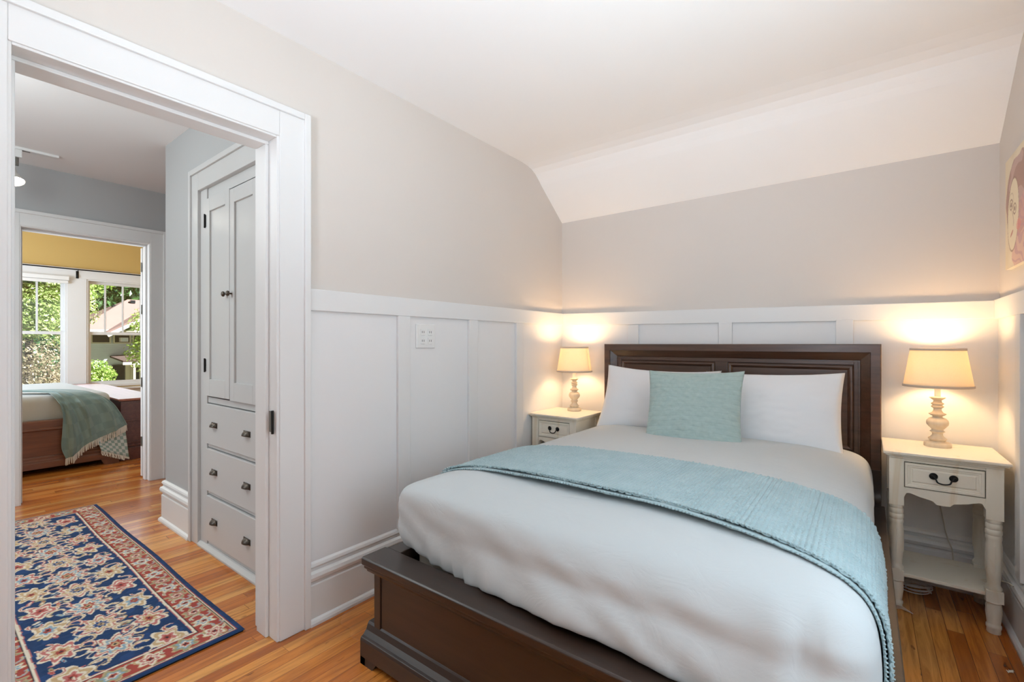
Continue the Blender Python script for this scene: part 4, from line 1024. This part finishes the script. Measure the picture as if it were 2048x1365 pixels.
for k in range(61):
    line = catmull([s[k] for s in strands], 70); v = k/60
    row = []
    for j, p in enumerate(line):
        u = j/70; f_ = (1-abs(math.sin(u*pi*3.3+v*1.6))**.6*1.6)*.034*min(1, v*1.4) + math.sin(u*pi*2*8+v)*.006
        if v < .5: p = p+Vector((0, 0, max(0, f_*.6)))
        else: p = p+Vector((f_*.9+.03, 0, 0))
        row.append(tuple(p))
    rows.append(row)
t2 = thing('plaid_throw', (-6.5, 1.1, .7), 'grey-green plaid throw with cream fringe draped over the corner of the far bed', 'blanket')
MB().grid(rows).build('cloth', 'throw2', t2, smooth=True, solid=.006)
hem = rows[-1]; m = MB()
for k in range(0, 140):
    u = k/140*70; j = min(int(u), 69); a = Vector(hem[j]).lerp(Vector(hem[j+1]), u-j)
    if k % 2: continue
    d = Vector((random.uniform(-.003, .008), random.uniform(-.006, .006), -.058-random.random()*.012))
    m.tube([a, a+d*.5+Vector((.002, 0, 0)), a+d], .0034, 5)
tag(m.build('fringe', 'fringe', t2), 'cream fringe', kind='stuff')
fl = [(-6.325, 1.18, .33), (-6.325, 1.42, .40), (-6.300, 1.452, .05), (-6.300, 1.225, .16)]
rowsf = []
for a in range(13):
    v = a/12; p, q = Vector(fl[0]).lerp(Vector(fl[3]), v), Vector(fl[1]).lerp(Vector(fl[2]), v)
    rowsf.append([tuple(p.lerp(q, b/16)+Vector((.006*math.sin(b*.9+v), 0, 0))) for b in range(17)])
MB().grid(rowsf).build('cloth_underside', 'throw2b', t2, smooth=True, solid=.004)
m = MB()
for k in range(34):
    u = k/33*16; j = min(int(u), 15); a = Vector(rowsf[-1][j]).lerp(Vector(rowsf[-1][j+1]), u-j)
    m.tube([a, a+Vector((.004, random.uniform(-.003, .006), -.024)), a+Vector((.006, random.uniform(-.004, .01), -.045))] if a.z > .07 else [a, a+Vector((.004, 0, -.02))], .0032, 5)
tag(m.build('fringe', 'fringe', t2), 'cream fringe', kind='stuff')

# ------------------------------------------------------------------ outside
GZ = -3.4
g = MB().box(-90, -9.7, -40, 50, GZ-.1, GZ).build('ground', 'ground'); g['kind'] = 'structure'
hs = thing('neighbour_house', (-42, 11, GZ), 'neighbouring house with brown shingle roof and pale clapboard seen through the right far window', 'house')
MB().box(-46, -38, 6.7, 13.4, GZ, 2.1).build('wall', 'siding', hs)
hr = MB(); hr.add([(-37.3, 6.1, 2.12), (-37.3, 14.0, 2.12), (-46.7, 14.0, 2.12), (-46.7, 6.1, 2.12), (-42, 9.6, 4.45), (-42, 10.5, 4.45)], [(0, 1, 5, 4), (1, 2, 5), (2, 3, 4, 5), (3, 0, 4), (0, 3, 2, 1)])
rf = hr.build('roof', 'roof', hs)
MB().box(-37.36, -37.26, 6.1, 14.0, 2.0, 2.14).build('gutter', 'extwhite', rf)
for y, z in ((8.75, 3.75), (9.75, 4.15)): MB().box(-41.6, -41.3, y-.13, y+.13, z, z+.2).build('roof_vent', 'extdark', rf)
gb = MB().prism([(7.7, 2.0), (12.6, 2.0), (10.15, 3.55)], 'x', -38.0, -36.9).build('gable', 'creamext', hs)
MB().prism([(7.35, 1.98), (7.5, 1.80), (10.15, 3.48), (12.8, 1.80), (12.95, 1.98), (10.15, 3.75)], 'x', -41, -36.6).build('gable_roof', 'roof', hs)
MB().prism([(7.35, 1.86), (7.45, 1.68), (10.15, 3.38), (12.85, 1.68), (12.95, 1.86), (10.15, 3.58)], 'x', -36.62, -36.55).build('bargeboard', 'extwhite', hs)
def hwin(x, y0, y1, z0, z1, mat='extdark', fr='creamext'):
    w_ = MB().box(x, x+.08, y0-.08, y1+.08, z0-.08, z1+.08).build('window', fr, hs); MB().box(x+.08, x+.1, y0, y1, z0, z1).build('pane', mat, w_); return w_
hwin(-37.95, 6.95, 7.75, 1.36, 1.80); hwin(-37.95, 8.02, 8.75, 1.36, 1.80); hwin(-36.88, 8.3, 8.75, 2.10, 2.42, 'extgreen'); hwin(-37.95, 9.0, 9.7, 1.36, 1.80)
ac = MB().box(-37.9, -37.45, 8.22, 8.60, 1.40, 1.66).build('air_conditioner', 'extwhite', hs); MB().box(-37.45, -37.44, 8.26, 8.56, 1.44, 1.62).build('grille', 'siding', ac)
pr = MB(); pr.add([(-38, 7.8, .50), (-36.4, 8.1, .22), (-36.4, 13, .22), (-38, 13, .9), (-38, 7.8, .40), (-36.4, 8.1, .12), (-36.4, 13, .12), (-38, 13, .78)], [(0, 1, 2, 3), (7, 6, 5, 4), (0, 4, 5, 1), (1, 5, 6, 2), (2, 6, 7, 3), (3, 7, 4, 0)])
pr.build('porch_roof', 'darkroof', hs)
MB().box(-36.5, -36.4, 8.1, 13, -.04, .12).build('porch_beam', 'extwhite', hs)
MB().box(-37.98, -37.9, 8.55, 13, GZ, .35).build('porch_wall', 'creamext', hs)
hwin(-37.92, 8.9, 9.25, -1.1, -.15); hwin(-37.92, 9.4, 9.9, -1.3, -.2); MB().box(-37.95, -37.86, 7.9, 8.5, -3.2, -.1).build('porch_door', 'extdark', hs)
for y in (8.6, 11.5): MB().box(-36.5, -36.38, y, y+.12, GZ, -.04).build('porch_post', 'creamext', hs)

def tree(name, label, cx, cy, z0, z1, R, n, leaf, mat, trunk_r=.12, zc=None, group='trees outside the far windows', flat=1.0, holes=.0):
    r = thing(name, (cx, cy, GZ), label, 'tree', group)
    zc = (z0+z1)/2; H = (z1-z0)/2
    nb = 46; d = rng.normal(size=(nb, 3)); d /= np.linalg.norm(d, axis=1)[:, None]; rad = rng.uniform(.35, 1, nb)[:, None]
    blobs = d*rad*np.array([R, R, H])*.82
    which = rng.integers(nb, size=n); dd = rng.normal(size=(n, 3)); dd /= np.linalg.norm(dd, axis=1)[:, None]
    P = blobs[which]+dd*rng.uniform(.55, 1, n)[:, None]*R*.33; P += np.array([cx, cy, zc])
    nn = dd*.7+rng.normal(size=(n, 3))*.5+np.array([0, 0, .35]); nn /= np.linalg.norm(nn, axis=1)[:, None]
    ax = np.cross(nn, rng.normal(size=(n, 3))); ax /= np.linalg.norm(ax, axis=1)[:, None]; bx = np.cross(nn, ax)
    s = leaf*rng.uniform(.6, 1.2, n)[:, None]
    V = np.stack([P-ax*s, P-bx*s*.45+nn*s*.1, P+ax*s, P+bx*s*.45+nn*s*.1], 1).reshape(-1, 3)
    me = bpy.data.meshes.new('crown'); off = np.array([cx, cy, GZ])
    me.from_pydata((V-off).tolist(), [], [(4*i, 4*i+1, 4*i+2, 4*i+3) for i in range(n)])
    at = me.attributes.new('rnd', 'FLOAT', 'POINT'); rv = np.clip(.5+.6*(rng.random(n)-.5)+.35*(rng.random(nb)[which]-.5), 0, 1)
    at.data.foreach_set('value', np.repeat(rv, 4).astype(np.float32))
    me.materials.append(M[mat]); o = bpy.data.objects.new('crown', me); o.parent = r; C.objects.link(o)
    m = MB(); m.tube([(cx, cy, GZ), (cx+.05, cy, (GZ+zc)/2), (cx, cy+.04, zc), (cx, cy, zc+H*.5)], [trunk_r, trunk_r*.8, trunk_r*.5, trunk_r*.2], 8)
    for k in range(12):
        b = blobs[k]+np.array([cx, cy, zc]); st = Vector((cx, cy, min(zc-H*.5+random.random()*H*.6, b[2]))); md = st.lerp(Vector(b), .5)+Vector((0, 0, -.05*R))
        m.tube([st, md, Vector(b)], [trunk_r*.35, trunk_r*.22, trunk_r*.08], 6)
    m.build('trunk', 'bark', r, smooth=True)
    return r
tree('leafy_tree', 'sunlit mixed green tree filling the upper left far window', -17.2, 1.9, .9, 4.6, 1.5, 24000, .056, 'leafA')
tree('twiggy_shrub', 'pale twiggy shrub low in the left far window', -15.8, 1.7, -2.4, 1.7, 1.35, 17000, .040, 'leafT', .07)
tree('young_tree', 'light green tree branch at the upper left of the right far window', -21.8, 3.35, 2.2, 5.2, 1.15, 5000, .085, 'leafB')
tree('garden_tree', 'light green tree reaching in from the right over the neighbouring roof', -17.9, 5.0, -.2, 3.6, 1.05, 5000, .06, 'leafB')
tree('round_bush', 'bright green round bush in front of the neighbouring porch', -26.0, 4.85, -1.6, .72, .95, 6000, .075, 'leafB', .06)
tree('tall_tree', 'dark green tall tree behind the neighbouring roof', -54, 8.0, -1, 11, 6.0, 12000, .34, 'leafD', .4)
tree('tall_tree', 'dark green tall tree behind the right end of the neighbouring roof', -58, 22.5, -1, 12, 6.5, 10000, .36, 'leafD', .4)
tree('tall_tree', 'distant dark green tree behind the mixed green tree', -32, 1.6, -2, 8, 4.0, 9000, .26, 'leafD', .4)
